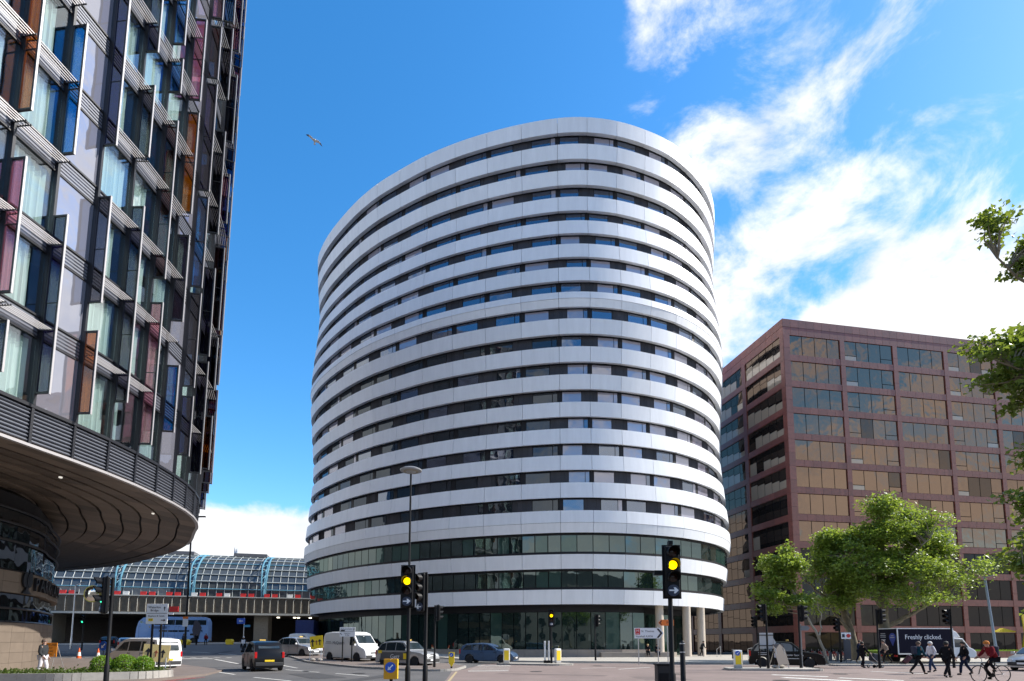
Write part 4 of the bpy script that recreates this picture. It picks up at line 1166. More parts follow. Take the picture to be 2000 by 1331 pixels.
# ------------------------------------------------------------------ vehicles
WH = {}
def wheel(parent, x, y, r, w=.21, rimm=None, side=1):
    key = (r, w, rimm.name if rimm else '')
    if key not in WH:
        M_ = Matrix.Rotation(pi/2, 4, 'X')
        ty = MB().xf(M_).lathe([(r*.66, -w/2), (r*.93, -w/2), (r, -w/2+.03), (r, w/2-.03), (r*.93, w/2), (r*.66, w/2)], 24).mesh('tyre', RUBBER, True)
        rm = MB().xf(M_); rm.lathe([(r*.68, -w/2+.05), (r*.68, w/2-.05)], 24)
        for s in (-1, 1):
            for k in range(5):
                a = 2*pi*k/5; rm.add([(r*.1*cos(a+1.2), r*.1*sin(a+1.2), s*(w/2-.02)), (r*.66*cos(a-.22), r*.66*sin(a-.22), s*(w/2-.03)), (r*.66*cos(a+.22), r*.66*sin(a+.22), s*(w/2-.03)), (r*.1*cos(a-1.2), r*.1*sin(a-1.2), s*(w/2-.02))], [(0, 1, 2, 3)])
            rm.lathe([(r*.17, s*(w/2-.03)), (r*.15, s*(w/2-.005))], 10)
        WH[key] = (ty, rm.mesh('rim', rimm or STEEL, True))
    t = child('wheel', WH[key][0], parent, (x, y, r)); child('rim', WH[key][1], t)
    return t
def paint(name, c, metal=.2): return mat(name, c, .35, metal, .4, coat=.25, var=.03, vscale=2)
def vehicle(name, label, cat, x, y, rz, L, W_, prof, belt, wheels, wr, col, side=(), glass=((), ()), clear=.22, tum=.16, group=None, tails=True, plate_col=SIGNW, lower=None, z=None, mirrors=True):
    t = thing(name, label, cat, (x, y, zg(x, y) + .006 if z is None else z), radians(rz), group)
    roof = max(p[1] for p in prof)
    R = wr + .07
    xs = sorted(set([round(p[0], 3) for p in prof] + [round(xw + R*s_, 3) for xw in wheels for s_ in (-1.001, -.999, -.9, -.7, -.4, 0, .4, .7, .9, .999, 1.001)]))
    xs = [v for v in xs if prof[0][0] <= v <= prof[-1][0]]
    def ztop(v):
        for (x0, z0), (x1, z1) in zip(prof, prof[1:]):
            if x0 <= v <= x1: return z0 + (z1-z0)*(v-x0)/max(1e-6, x1-x0)
        return prof[-1][1]
    def half(v): return W_/2*(1-.10*(abs(v)/(L/2))**6)
    def sidey(v, z): 
        w = half(v); return w if z <= belt else w*(1-tum*(z-belt)/max(.2, roof-belt))
    vs, fs = [], []
    for v in xs:
        zt = ztop(v); w = half(v); zb = clear
        for xw in wheels:
            if abs(v-xw) < R: zb = max(zb, wr + math.sqrt(max(0, R*R-(v-xw)**2)))
        zb = min(zb, zt-.2)
        b1 = min(belt, zt-.07)
        mid = zb + (b1-zb)*.45
        half_ring = [(w*.95, zb), (w*1.0, max(zb+.02, mid)), (w*.985, b1), (sidey(v, zt-.05)*.985, max(zt-.05, b1+.01)), (sidey(v, zt)*.84, zt), (0, zt+.015)]
        ring_ = [(v, -yy, zz) for yy, zz in half_ring] + [(v, yy, zz) for yy, zz in half_ring[-2::-1]]
        vs += ring_
    m_ = 11
    for i in range(len(xs)-1):
        for k in range(m_-1): fs.append((i*m_+k, i*m_+k+1, (i+1)*m_+k+1, (i+1)*m_+k))
        fs.append((i*m_+m_-1, i*m_, (i+1)*m_, (i+1)*m_+m_-1))
    fs.append(tuple(range(m_))); fs.append(tuple((len(xs)-1)*m_+k for k in range(m_-1, -1, -1)))
    MB().add(vs, fs).build('body', col, t, True)
    for poly in side:
        for s in (-1, 1):
            MB().add([(px, s*(sidey(px, pz)*.985+.012), pz) for px, pz in poly] + [(px, s*(sidey(px, pz)*.985-.02), pz) for px, pz in poly],
                     [tuple(range(len(poly))), tuple(range(2*len(poly)-1, len(poly)-1, -1))] + [(i, (i+1) % len(poly), (i+1) % len(poly)+len(poly), i+len(poly)) for i in range(len(poly))]).build('side_window', CARGLASS, t)
    for poly in side:
        xv = max(p[0] for p in poly) + .04
        if any(abs(xv-xw) < R for xw in wheels): continue
        for s in (-1, 1):
            MB().box((xv, s*half(xv)*.995, (clear+belt)/2+.05), (.014, .016, belt-clear-.2)).build('door_seam', RUBBER, t)
            MB().box((xv-.16, s*(half(xv)+.008), belt-.1), (.16, .03, .035)).build('door_handle', BLACK, t)
    for g, nm in zip(glass, ('windscreen', 'rear_window')):
        if not g: continue
        (x0, z0), (x1, z1) = g
        d = Vector((x1-x0, 0, z1-z0)).normalized(); nn = Vector((-d.z, 0, d.x))
        if nn.z < 0: nn = -nn
        f_ = .86 if nm == 'windscreen' else .74
        w0, w1 = sidey(x0, z0)*f_, sidey(x1, z1)*f_
        o = nn*.022
        q0 = [Vector((x0, -w0, z0))+o, Vector((x0, w0, z0))+o, Vector((x1, w1, z1))+o, Vector((x1, -w1, z1))+o]
        q1 = [v_-nn*.03 for v_ in q0]
        MB().hexa(q0, q1).build(nm, CARGLASS, t)
    for xw in wheels:
        for s in (-1, 1): wheel(t, xw, s*(half(xw)-.11), wr)
    MB().box(((wheels[0]+wheels[-1])/2, 0, clear+.03), (wheels[-1]-wheels[0]+.9, W_-.5, .16)).build('chassis', RUBBER, t)
    fx, bx_ = prof[-1][0], prof[0][0]
    low = lower or mat('bumper_plastic', (.03, .03, .032), .6)
    MB().box((fx-.02, 0, .42), (.12, W_*.86, .22)).build('front_bumper', low, t, bevel=.03); MB().box((bx_+.02, 0, .42), (.12, W_*.86, .22)).build('rear_bumper', low, t, bevel=.03)
    zh = min(.78, prof[-2][1]-.03)
    MB().box((fx-.07, 0, zh-.1), (.1, W_*.4, .17)).build('grille', BLACK, t)
    for s in (-1, 1):
        MB().xf(Matrix.Translation((fx-.13, s*W_*.36, zh-.04)) @ Matrix.Rotation(s*.35, 4, 'Z')).box((0, 0, 0), (.16, .34, .17)).build('headlight', HEADL, t, bevel=.03)
        MB().box((bx_+.06, s*W_*.425, .95 if roof > 1.6 else .8), (.12, .14, .36)).build('tail_light', TAIL, t, bevel=.02)
        if mirrors:
            mx_ = glass[0][1][0] - .1 if glass[0] else fx-1.2
            MB().box((mx_-.05, s*(W_/2+.12), belt+.1), (.1, .2, .16)).build('wing_mirror', col, t, bevel=.03)
    MB().box((fx+.045, 0, .45), (.012, .52, .11)).build('number_plate', SIGNW, t); MB().box((bx_-.045, 0, .62), (.012, .52, .11)).build('number_plate', YELLOW, t)
    return t
TAXI_P = [(-2.29,.62),(-2.26,1.0),(-2.12,1.22),(-1.86,1.55),(-1.55,1.69),(-1.0,1.76),(-.1,1.76),(.38,1.69),(.98,1.13),(1.15,1.07),(1.85,.99),(2.15,.88),(2.25,.74),(2.29,.5)]
TAXI_W = [[(-1.98,1.12),(-1.72,1.52),(-1.45,1.6),(-1.3,1.62),(-1.3,1.1)],[(-1.22,1.1),(-1.22,1.63),(-.38,1.65),(-.38,1.1)],[(-.3,1.1),(-.3,1.65),(.25,1.6),(.78,1.1)]]
TG = (((.44,1.63),(.93,1.18)), ((-2.06,1.32),(-1.8,1.56)))
def taxi(label, x, y, rz, col, sign=True):
    t = vehicle('taxi', label, 'taxi', x, y, rz, 4.58, 1.78, TAXI_P, 1.05, (-1.48, 1.36), .33, col, TAXI_W, TG)
    MB().box((.15, 0, 1.82), (.16, .36, .10)).build('roof_sign', mat('taxi_sign', (.7, .45, .1), .4), t, bevel=.02)
    MB().box((2.2, 0, .72), (.06, .5, .26)).build('radiator_grille', CHROME, t, bevel=.02)
    return t
PBLACK, PSILV, PWHITE, PBLUE = mat('gloss_black', (.006, .006, .007), .3, spec=.25), paint('silver_paint', (.5, .51, .52), .7), paint('van_white', (.72, .72, .71), 0), paint('steel_blue_paint', (.05, .10, .19), .4)
taxi('black cab seen from behind on the open road', -15.5, 35.2, 124, PBLACK)
taxi('plain silver cab behind the yellow lane sign', -19.9, 53, -30, PSILV)
tg = taxi('silver and black cab with a white lettered advert on its door', -7.5, 40.6, -30, PSILV)
MB().add([(-1.7, -.905, .42), (.75, -.905, .42), (.75, -.905, .98), (-1.7, -.905, .98), (-1.7, -.89, .42), (.75, -.89, .42), (.75, -.89, .98), (-1.7, -.89, .98)], [(0, 1, 2, 3), (4, 7, 6, 5), (0, 4, 5, 1), (2, 6, 7, 3)]).build('door_advert', mat('advert_grey', (.09, .09, .095), .4), tg)
lettering('Gett', .46, Matrix.Translation((-.35, -.912, .66)) @ FRONT, SIGNW, tg)
MB().box((.55, -.912, .7), (.26, .01, .4)).build('advert_badge', YELLOW, tg); MB().box((-1.75, -.905, 1.0), (.34, .012, .2)).build('advert_badge', YELLOW, tg)
tr = taxi('black cab with white lettering parked before the bike docks', 18.6, 38.6, -22, PBLACK)
lettering('Premier Services', .17, Matrix.Translation((.45, -.90, .85)) @ FRONT, SIGNW, tr)
for x_, z_, w_ in ((-1.4, 1.0, .62), (-1.4, .88, .58), (.3, .62, 1.3)): MB().box((x_, -.9, z_), (w_, .008, .045)).build('small_print', mat('faded_print', (.5, .5, .5), .6), tr)
MB().xf(Matrix.Translation((-.62, -.905, .83)) @ Matrix.Rotation(pi/2, 4, 'X')).lathe([(.17, 0), (.17, .01)], 18).build('door_badge', mat('badge_grey', (.55, .53, .55), .5), tr)
TV = [(-2.6,.8),(-2.58,2.05),(-2.45,2.3),(-1.6,2.4),(.75,2.38),(1.05,2.28),(1.3,2.0),(1.78,1.38),(1.9,1.28),(2.4,1.06),(2.55,.86),(2.6,.5)]
van = vehicle('delivery_van', 'white panel van with black front bumper and a script name on its side', 'van', -13.0, 46.2, -34, 5.2, 1.97, TV, 1.25, (-1.72, 1.55), .35, PWHITE, [[(.78,1.32),(.78,1.98),(1.12,1.96),(1.62,1.32)]], (((1.2,2.1),(1.72,1.47)), None), tum=.1, clear=.3)
lettering('McQueen', .36, Matrix.Translation((-.55, -.995, 1.5)) @ FRONT, mat('van_script', (.12, .12, .13), .5), van)
for z_, w_ in ((1.6, .6), (1.48, .8)): MB().box((-1.8, -.99, z_), (w_, .008, .05)).build('small_print', mat('van_print', (.3, .3, .31), .6), van)
SUV_P = [(-2.32,.7),(-2.28,1.05),(-2.08,1.42),(-1.75,1.57),(-.6,1.64),(.1,1.6),(.5,1.46),(1.12,1.08),(1.9,.93),(2.2,.78),(2.3,.6),(2.32,.45)]
vehicle('family_car', 'dark blue seven-seat car by the white and yellow bollard', 'car', -1.9, 46.9, -16, 4.65, 1.83, SUV_P, 1.0, (-1.42, 1.36), .34, PBLUE, [[(-2.0,1.08),(-1.7,1.46),(-1.25,1.5),(-1.2,1.06)],[(-1.13,1.06),(-1.17,1.51),(-.3,1.53),(-.25,1.05)],[(-.18,1.05),(-.22,1.53),(.2,1.47),(.85,1.06)]], (((.55,1.4),(1.08,1.12)), ((-2.24,1.12),(-2.05,1.44))))
VV = [(-2.4,.7),(-2.38,1.6),(-2.28,1.88),(-1.5,1.97),(.4,1.97),(.85,1.88),(1.2,1.68),(1.7,1.17),(2.1,1.0),(2.3,.82),(2.38,.66),(2.4,.42)]
vehicle('minibus_van', 'white minibus van with red tail lamps behind the pale yellow sign', 'van', -23.6, 36.4, 156, 4.8, 1.9, VV, 1.12, (-1.6, 1.45), .33, PWHITE, [[(-2.2,1.18),(-2.15,1.72),(-1.05,1.76),(-1.05,1.16)],[(-.95,1.16),(-.95,1.76),(.15,1.76),(.15,1.16)],[(.25,1.16),(.25,1.75),(.75,1.7),(1.4,1.16)]], (((.95,1.78),(1.6,1.25)), ((-2.41,1.2),(-2.33,1.72))))
HB = [(-2.05,.62),(-2.0,.98),(-1.7,1.32),(-1.3,1.44),(-.3,1.48),(.25,1.4),(1.0,.98),(1.7,.86),(1.98,.68),(2.05,.45)]
HW = [[(-1.6,1.0),(-1.35,1.32),(-.75,1.36),(-.72,.98)],[(-.65,.98),(-.68,1.36),(-.2,1.38),(.15,1.33),(.72,.98)]]
HG = (((.3,1.36),(.96,1.01)), ((-1.98,1.02),(-1.72,1.28)))
def hatch(name, label, x, y, rz, col): return vehicle(name, label, 'car', x, y, rz, 4.1, 1.72, HB, .95, (-1.28, 1.28), .31, col, HW, HG)
hatch('hatchback_car', 'black car waiting under the viaduct beyond the cones', -52.5, 74, 115, PBLACK)
hatch('hatchback_car', 'pale silver car half hidden by the minibus van', -45.5, 67, 120, PSILV)
hatch('hatchback_car', 'silver saloon nosing in at the far right edge', 32.0, 34.4, 205, PSILV)
hatch('hatchback_car', 'dark car in the shade between the motorcycle and the silver cab', -25.5, 66, -40, PBLACK)
vehicle('small_van', 'small white van behind the silver cab with a roof rack', 'van', -27.6, 75.5, -25, 4.4, 1.8, [(p[0]*.92, p[1]*.95) for p in VV], 1.08, (-1.45, 1.35), .31, PWHITE, [[(.25,1.12),(.25,1.66),(.7,1.6),(1.25,1.12)]], (((.87,1.69),(1.47,1.19)), None))
# double-deck bus
BUSB = paint('bus_pale_blue', (.22, .36, .62), .0)
BP = [(-5.3,1.2),(-5.25,3.6),(-5.0,4.2),(-4.5,4.36),(3.2,4.36),(4.3,4.2),(4.9,3.6),(5.15,2.6),(5.25,1.2),(5.3,.6)]
bw = []
for x0, x1 in ((-4.9,-3.6),(-3.5,-2.0),(-1.9,-.4),(-.3,1.2),(1.3,2.6)): bw.append([(x0,3.05),(x0,3.85),(x1,3.85),(x1,3.05)])
for x0, x1 in ((-4.4,-2.6),(-2.5,-.9),(-.8,.6),(.7,1.9)): bw.append([(x0,1.35),(x0,2.2),(x1,2.2),(x1,1.35)])
bw.append([(3.2,2.5),(3.2,2.75),(4.6,3.75),(4.75,3.4)])
bus = vehicle('double_deck_bus', 'pale blue double-decker bus under the viaduct', 'bus', -55.3, 92.6, 195, 10.6, 2.5, BP, 2.9, (-3.1, 2.9), .48, BUSB, bw, (((4.42,4.02),(4.86,3.55)), None), clear=.3, tum=.06, mirrors=False)
MB().box((1.9, 1.262, 2.62), (2.2, .01, .4)).build('faded_print', mat('bus_print', (.08, .13, .25), .5), bus)
MB().prism([(-3.9,1.0),(-3.2,1.0),(-2.9,2.2),(-3.1,3.6),(-3.5,3.9),(-3.9,3.4),(-4.3,2.6)], 1.256, 1.266).build('side_advert', mat('advert_dark', (.05, .045, .06), .5), bus)
# blue container lorry at the tower's left foot
lor = thing('container_lorry', 'dark blue container lorry at the left foot of the tower', 'lorry', (-29.5, 82, zg(-29.5, 82)), radians(100))
MB().box((-.8, 0, 2.3), (5.2, 2.4, 2.6)).build('container', mat('container_blue', (.02, .04, .16), .5, var=.2), lor, bevel=.03)
MB().prism([(2.0,.6),(4.0,.6),(4.0,1.6),(3.7,2.6),(2.0,2.6)], -1.1, 1.1).build('cab', mat('container_blue2', (.03, .06, .22), .4), lor, bevel=.08)
MB().box((.4, 0, .8), (6.8, .9, .25)).build('chassis', RUBBER, lor)
for xw in (-2.6, -1.6, 2.9):
    for s in (-1, 1): wheel(lor, xw, s*.98, .46, .28)
# delivery lorry with navy box body
tk = thing('delivery_lorry', 'white-cabbed delivery lorry with navy box lettered in white', 'lorry', (34.0, 46.3, .006), radians(5))
NAVYB = mat('box_navy', (.006, .006, .018), .6, spec=.12)
MB().box((-1.1, 0, 1.78), (4.7, 2.1, 2.0)).build('box_body', NAVYB, tk)
for s in (-1, 1):
    MB().box((-1.1, s*1.06, 2.79), (4.78, .06, .07)).build('box_edge_rail', WHITEP, tk); MB().box((-1.1, s*1.06, .78), (4.78, .06, .1)).build('box_edge_rail', STEEL, tk)
    MB().box((-3.46, s*1.06, 1.78), (.07, .07, 2.05)).build('box_edge_rail', WHITEP, tk); MB().box((1.27, s*1.06, 1.78), (.07, .07, 2.05)).build('box_edge_rail', WHITEP, tk)
MB().box((-3.46, 0, 2.8), (.07, 2.1, .07)).build('box_edge_rail', WHITEP, tk); MB().box((-1.1, 0, 2.81), (4.7, 2.08, .04)).build('roof_panel', WHITEP, tk)
MB().prism([(1.3,.45),(3.3,.45),(3.32,.95),(3.1,1.15),(2.75,1.3),(2.2,2.02),(1.3,2.1)], -.98, .98).build('cab', PWHITE, tk, bevel=.06)
MB().prism([(1.3,2.1),(2.1,2.1),(1.75,2.55),(1.3,2.75)], -.9, .9).build('wind_deflector', WHITEP, tk, bevel=.05)
for s in (-1, 1): MB().prism([(1.45,1.3),(2.6,1.3),(2.12,1.92),(1.45,1.95)], s*.985-.01, s*.985+.01).build('side_window', CARGLASS, tk)
MB().hexa([(2.74,-.85,1.36),(2.74,.85,1.36),(2.26,.8,1.98),(2.26,-.8,1.98)], [(2.78,-.85,1.38),(2.78,.85,1.38),(2.3,.8,2.0),(2.3,-.8,2.0)]).build('windscreen', CARGLASS, tk)
MB().box((-.3, 0, .6), (6.0, .8, .2)).build('chassis', RUBBER, tk)
for xw in (-2.2, 2.35):
    for s in (-1, 1): wheel(tk, xw, s*.88, .38, .24, WHITEP)
for s in (-1, 1):
    MB().box((3.25, s*.75, .82), (.12, .35, .2)).build('headlight', HEADL, tk); MB().box((-3.5, s*.8, .62), (.06, .3, .14)).build('tail_light', TAIL, tk)
MB().box((-3.5, 0, .62), (.02, .5, .12)).build('number_plate', YELLOW, tk)
lettering('Freshly clicked.', .52, Matrix.Translation((-1.25, -1.056, 2.1)) @ FRONT, SIGNW, tk)
REAR = Matrix.Rotation(-pi/2, 4, 'Z') @ FRONT
for z_, w_ in ((2.4, .5), (2.26, .62), (2.12, .6), (1.92, .5), (1.82, .45), (1.72, .42), (1.62, .4)): MB().box((-3.456, .5, z_), (.008, w_, .06)).build('small_print', mat('lorry_print', (.4, .4, .42), .6), tk)
MB().xf(Matrix.Translation((-3.455, -.5, 2.1)) @ Matrix.Rotation(pi/2, 4, 'Z')).prism([(.34*cos(a), .34*sin(a)) for a in [k*pi/9-.4 for k in range(13)]] + [(0, -.7)], -.006, .006).build('map_pin_print', mat('pin_blue', (.02, .05, .3), .4), tk)
for z_, w_ in ((2.22, .3), (2.08, .45)): MB().box((-3.466, -.5, z_), (.008, w_, .06)).build('small_print', MATS['lorry_print'], tk)

# ------------------------------------------------------------------ traffic signals and lamp posts
def signal(label, x, y, rz, top=4.05, arrow=None, lit=None, pole_h=None, double=False, base_z=None, cam_=False, poleoff=None):
    z = zg(x, y) if base_z is None else base_z
    t = thing('traffic_signal', label, 'traffic light', (x, y, z), radians(rz), 'traffic signals')
    h = top - z
    MB().lathe([(.085, 0), (.085, .9), (.06, .95), (.057, h if not pole_h else pole_h-z)], 14).build('pole', BLACK, t, True)
    hz = h - 1.28 if arrow else h - .98
    hh = 1.28 if arrow else .98
    yo = -.2
    MB().box((0, yo, hz+hh/2), (.36, .2, hh)).build('housing', BLACK, t, bevel=.03)
    MB().box((0, yo+.02, hz+hh/2), (.46, .02, hh+.08)).build('backing_board', BLACK, t)
    MB().box((0, -.08, hz+hh*.8), (.06, .14, .06)).build('bracket', BLACK, t); MB().box((0, -.08, hz+hh*.2), (.06, .14, .06)).build('bracket', BLACK, t)
    for k, nm in enumerate(('red', 'amber', 'green')):
        zz = h - .17 - k*.315
        ln = AMBERL if (lit == 'amber' and k == 1) else GREENL if (lit == 'green' and k == 2) else LENS
        M_ = Matrix.Translation((0, yo-.1, zz)) @ Matrix.Rotation(pi/2, 4, 'X')
        MB().xf(M_).lathe([(.115, -.01), (.112, .012), (.07, .03), (.01, .036)], 18).build('lens', ln, t, True)
        vs, fs = [], []
        for i in range(15):
            a = -.45 + (pi+.9)*i/14
            for r_, d in ((.14, 0.), (.14, -.27+.10*(1-sin(max(0, min(pi, a))))), (.15, 0), (.15, -.27+.10*(1-sin(max(0, min(pi, a)))))):
                vs.append((r_*cos(a), yo-.1+d, zz+r_*sin(a)))
        for i in range(14):
            o_ = i*4; fs += [(o_, o_+1, o_+5, o_+4), (o_+2, o_+6, o_+7, o_+3), (o_+1, o_+3, o_+7, o_+5)]
        MB().add(vs, fs).build('visor', BLACK, t, True)
    if arrow:
        zz = hz + .16
        M_ = Matrix.Translation((0, yo-.1, zz)) @ Matrix.Rotation(pi/2, 4, 'X')
        dsc = MB().xf(M_).lathe([(.145, 0), (.145, .03)], 20).build('arrow_sign', mat('arrow_sign_blue', (.03, .04, .07), .4), t)
        s = 1 if arrow == 'right' else -1
        MB().prism([(-.11*s, zz-.018), (.02*s, zz-.018), (.0*s, zz-.075), (.045*s, zz-.075), (.12*s, zz), (.045*s, zz+.075), (0*s, zz+.075), (.02*s, zz+.018), (-.11*s, zz+.018)], yo-.145, yo-.132).build('arrow', SIGNW, dsc)
    if cam_: MB().box((0, -.12, h+.1), (.1, .16, .1)).build('detector', BLACK, t); MB().box((-.32, -.1, hz+.62), (.2, .14, .12)).build('camera', BLACK, t)
    return t
signal('nearest signal at right centre showing amber above a right arrow', 4.0, 14.2, 0, 4.1, 'right', 'amber', cam_=True)
signal('amber signal with right arrow on the pole just left of centre', -3.28, 17.9, -3, 4.1, 'right', 'amber')
signal('signal turned left with a left arrow beside the amber left-centre one', -2.9, 19.0, -38, 4.0, 'left')
signal('signal seen edge-on from behind, next right of the left-turned one', -5.0, 36.6, 118, 4.1)
signal('green signal with a left arrow standing in the ivy planter', -14.25, 20.0, -48, 4.0, 'left', 'green')
signal('small amber signal on the refuge by the dark blue car', 3.0, 43.2, 0, 4.2, 'right', 'amber')
signal('signal turned away left of the hospital sign', 7.3, 49.6, 130, 4.1, base_z=.12)
signal('signal facing left above the blank white sign', 15.6, 34.6, -80, 4.0)
signal('signal facing right on the pole in front of the black lettered cab', 18.0, 35.4, 85, 4.0)
signal('signal facing right beside the pram', 24.2, 37.4, 85, 3.9)
signal('signal facing left above the delivery lorry', 29.4, 37.8, -80, 3.9)
signal('signal turned left between the bike docks and the pram', 26.2, 45.2, -70, 3.6, base_z=.12)
signal('dark signal in the shade of the brown office block', 21.9, 50.5, -70, 4.0, base_z=.12)
signal('signal with green lamp left of the black car under the viaduct', -50.5, 66.5, 10, 4.9, None, 'green')
signal('signal with green lamp at the left end by the site hoarding', -54.0, 66.0, 10, 4.9, None, 'green')
signal('unlit signal standing before the middle of the bus', -49.0, 79.5, 0, 5.6)
lp = thing('lamp_post', 'tall lamp post with a flat disc head left of centre', 'street lamp', (-7.36, 40, .1))
MB().lathe([(.12, 0), (.12, 1.4), (.09, 1.5), (.065, 14.0)], 14).build('pole', BLACK, lp, True)
MB().lathe([(.1, 13.8), (.3, 13.95), (.78, 14.02), (.8, 14.1), (.6, 14.2), (.1, 14.28)], 24).build('disc_head', mat('lamp_grey', (.3, .31, .33), .4), lp, True)
MB().lathe([(.55, 13.96), (.55, 13.99)], 20).build('diffuser', mat('lamp_glass', (.35, .32, .25), .2), lp)
lp2 = thing('lamp_post', 'thin black lamp column rising behind the hotel soffit', 'street lamp', (-43.1, 74.6, zg(-43.1, 74.6)))
MB().lathe([(.16, 0), (.16, 1.5), (.13, 1.6), (.1, 17)], 12).build('pole', BLACK, lp2, True); MB().tube([(0, 0, 16.8), (.8, -.5, 17.3), (1.6, -1.0, 17.3)], .06, 6).build('arm', BLACK, lp2); MB().box((2.0, -1.2, 17.3), (.9, .35, .14)).build('lamp_head', BLACK, lp2)
MB().box((0, -.18, 3.3), (.7, .03, 1.0)).build('notice', SIGNW, lp2); MB().box((0, -.2, 3.95), (.7, .03, .28)).build('notice_header', ORANGE, lp2)
lp3 = thing('lamp_post', 'blue-grey lamp column leaning by the sculpture at far right', 'street lamp', (43.2, 50.5, .12))
MB().tube([(0, 0, 0), (-.1, 0, 1.5), (-.55, 0, 7.5)], [.16, .11, .09], 12).build('pole', mat('pole_bluegrey', (.2, .26, .33), .5), lp3, True); MB().box((-.55, -.3, 7.5), (.25, .8, .12)).build('lamp_head', GREYP, lp3)
lp4 = thing('lamp_post', 'pale galvanised column at the left by the site hoarding', 'street lamp', (-55.3, 71, zg(-55.3, 71)))
MB().lathe([(.11, 0), (.11, 1.3), (.08, 1.4), (.06, 8.0)], 10).build('pole', STEEL, lp4, True); MB().tube([(0, 0, 7.9), (.9, -.2, 8.3)], .05, 6).build('arm', STEEL, lp4); MB().box((1.1, -.25, 8.32), (.5, .2, .1)).build('lamp_head', GREYP, lp4)
# bare posts and utility boxes
def post(label, x, y, h, r=.06, name='metal_post', cat='post', m=BLACK):
    t = thing(name, label, cat, (x, y, zg(x, y)))
    MB().lathe([(r*1.25, 0), (r*1.25, .1), (r, .14), (r, h-.05), (r*.5, h)], 12).build('shaft', m, t, True)
    for zz in (.82, .96): MB().lathe([(r*1.12, h*zz-.03), (r*1.12, h*zz)], 12).build('band', STEEL, t)
    return t
post('short black post right of the nearest amber signal', 4.9, 16.3, 1.75, .075)
post('black bollard on the pavement between the two handrails', 21.6, 55.5, 1.05, .08, 'bollard', 'bollard')
post('black push-button post with yellow box left of the pram', 20.9, 41.2, 1.15, .06)
cab = thing('signal_cabinet', 'black signal control cabinet at the foot of the nearest amber signal', 'cabinet', (3.98, 15.0, 0))
MB().box((0, 0, .55), (.36, .34, 1.1)).build('case', mat('cabinet_black', (.015, .015, .016), .5), cab, bevel=.015); MB().box((0, 0, 1.12), (.4, .38, .05)).build('lid', BLACK, cab, bevel=.01); MB().box((0, -.175, .5), (.3, .012, .8)).build('door', BLACK, cab); MB().lathe([(.012, 0), (.012, .02)], 8, (.1, -.19, .55)).build('lock', STEEL, cab)
# ------------------------------------------------------------------ signs, bollards, cones
def arrow2d(mb_m, s, ang, y0, y1, parent, m=SIGNW, name='arrow', c=(0, 0)):
    pts = [(-.42, -.07), (.1, -.07), (.1, -.25), (.45, 0), (.1, .25), (.1, .07), (-.42, .07)]
    q = [(c[0] + s*(x*cos(ang)-z*sin(ang)), c[1] + s*(x*sin(ang)+z*cos(ang))) for x, z in pts]
    return MB().xf(mb_m).prism(q, y0, y1).build(name, m, parent)
def sign_post(label, x, y, rz, posts, h, panel_z, pw, ph, lines, m=SIGNW, name='direction_sign', base=None, back=None):
    z = (zg(x, y) + .1) if base is None else base
    t = thing(name, label, 'sign', (x, y, z), radians(rz))
    for px in posts: MB().lathe([(.05, 0), (.05, h)], 10, (px, .06, 0)).build('post', BLACK, t, True)
    MB().box((0, 0, panel_z), (pw, .03, ph)).build('panel', m, t, bevel=.01)
    for txt, sz, dx, dz in lines: lettering(txt, sz, Matrix.Translation((dx, -.02, panel_z+dz)) @ FRONT, INK, t, ext=.002)
    return t
t = sign_post('white two-way direction sign on twin posts above the ivy planter', -16.95, 26.9, 0, (-.22, .2), 2.9, 2.75, 1.02, .96, [('Waterloo\nBridge', .15, -.12, .24), ('Elephant & Castle', .11, -.02, -.1)], base=.3)
MB().box((-.28, -.02, 2.47), (.22, .012, .13)).build('route_patch', YELLOW, t); lettering('A23', .1, Matrix.Translation((-.28, -.028, 2.47)) @ FRONT, INK, t, ext=.001)
MB().box((0, -.018, 2.78), (.98, .006, .02)).build('divider', INK, t)
arrow2d(Matrix.Translation((.36, 0, 3.0)), .22, pi/2, -.03, -.018, t, INK); arrow2d(Matrix.Translation((.32, 0, 2.45)), .25, 0, -.03, -.018, t, INK)
MB().box((.78, .02, 2.98), (.42, .03, .26)).build('red_plate', RED, t); MB().box((.66, .02, 2.76), (.2, .03, .1)).build('small_plate', SIGNW, t)
t = sign_post('direction sign on twin posts in front of the white panel van', -12.7, 43.6, 0, (-.36, .36), 2.6, 2.3, 1.2, .72, [('Elephant & Castle', .12, -.08, .22), ('Waterloo\nBridge', .12, .0, -.18)])
MB().box((0, -.018, 2.32), (1.16, .006, .02)).build('divider', INK, t); MB().box((-.36, -.02, 2.4), (.32, .01, .1)).build('route_patch', INK, t); arrow2d(Matrix.Translation((.5, 0, 2.48)), .22, pi/2, -.03, -.018, t, INK); arrow2d(Matrix.Translation((-.48, 0, 2.14)), .22, 2.3, -.03, -.018, t, INK)
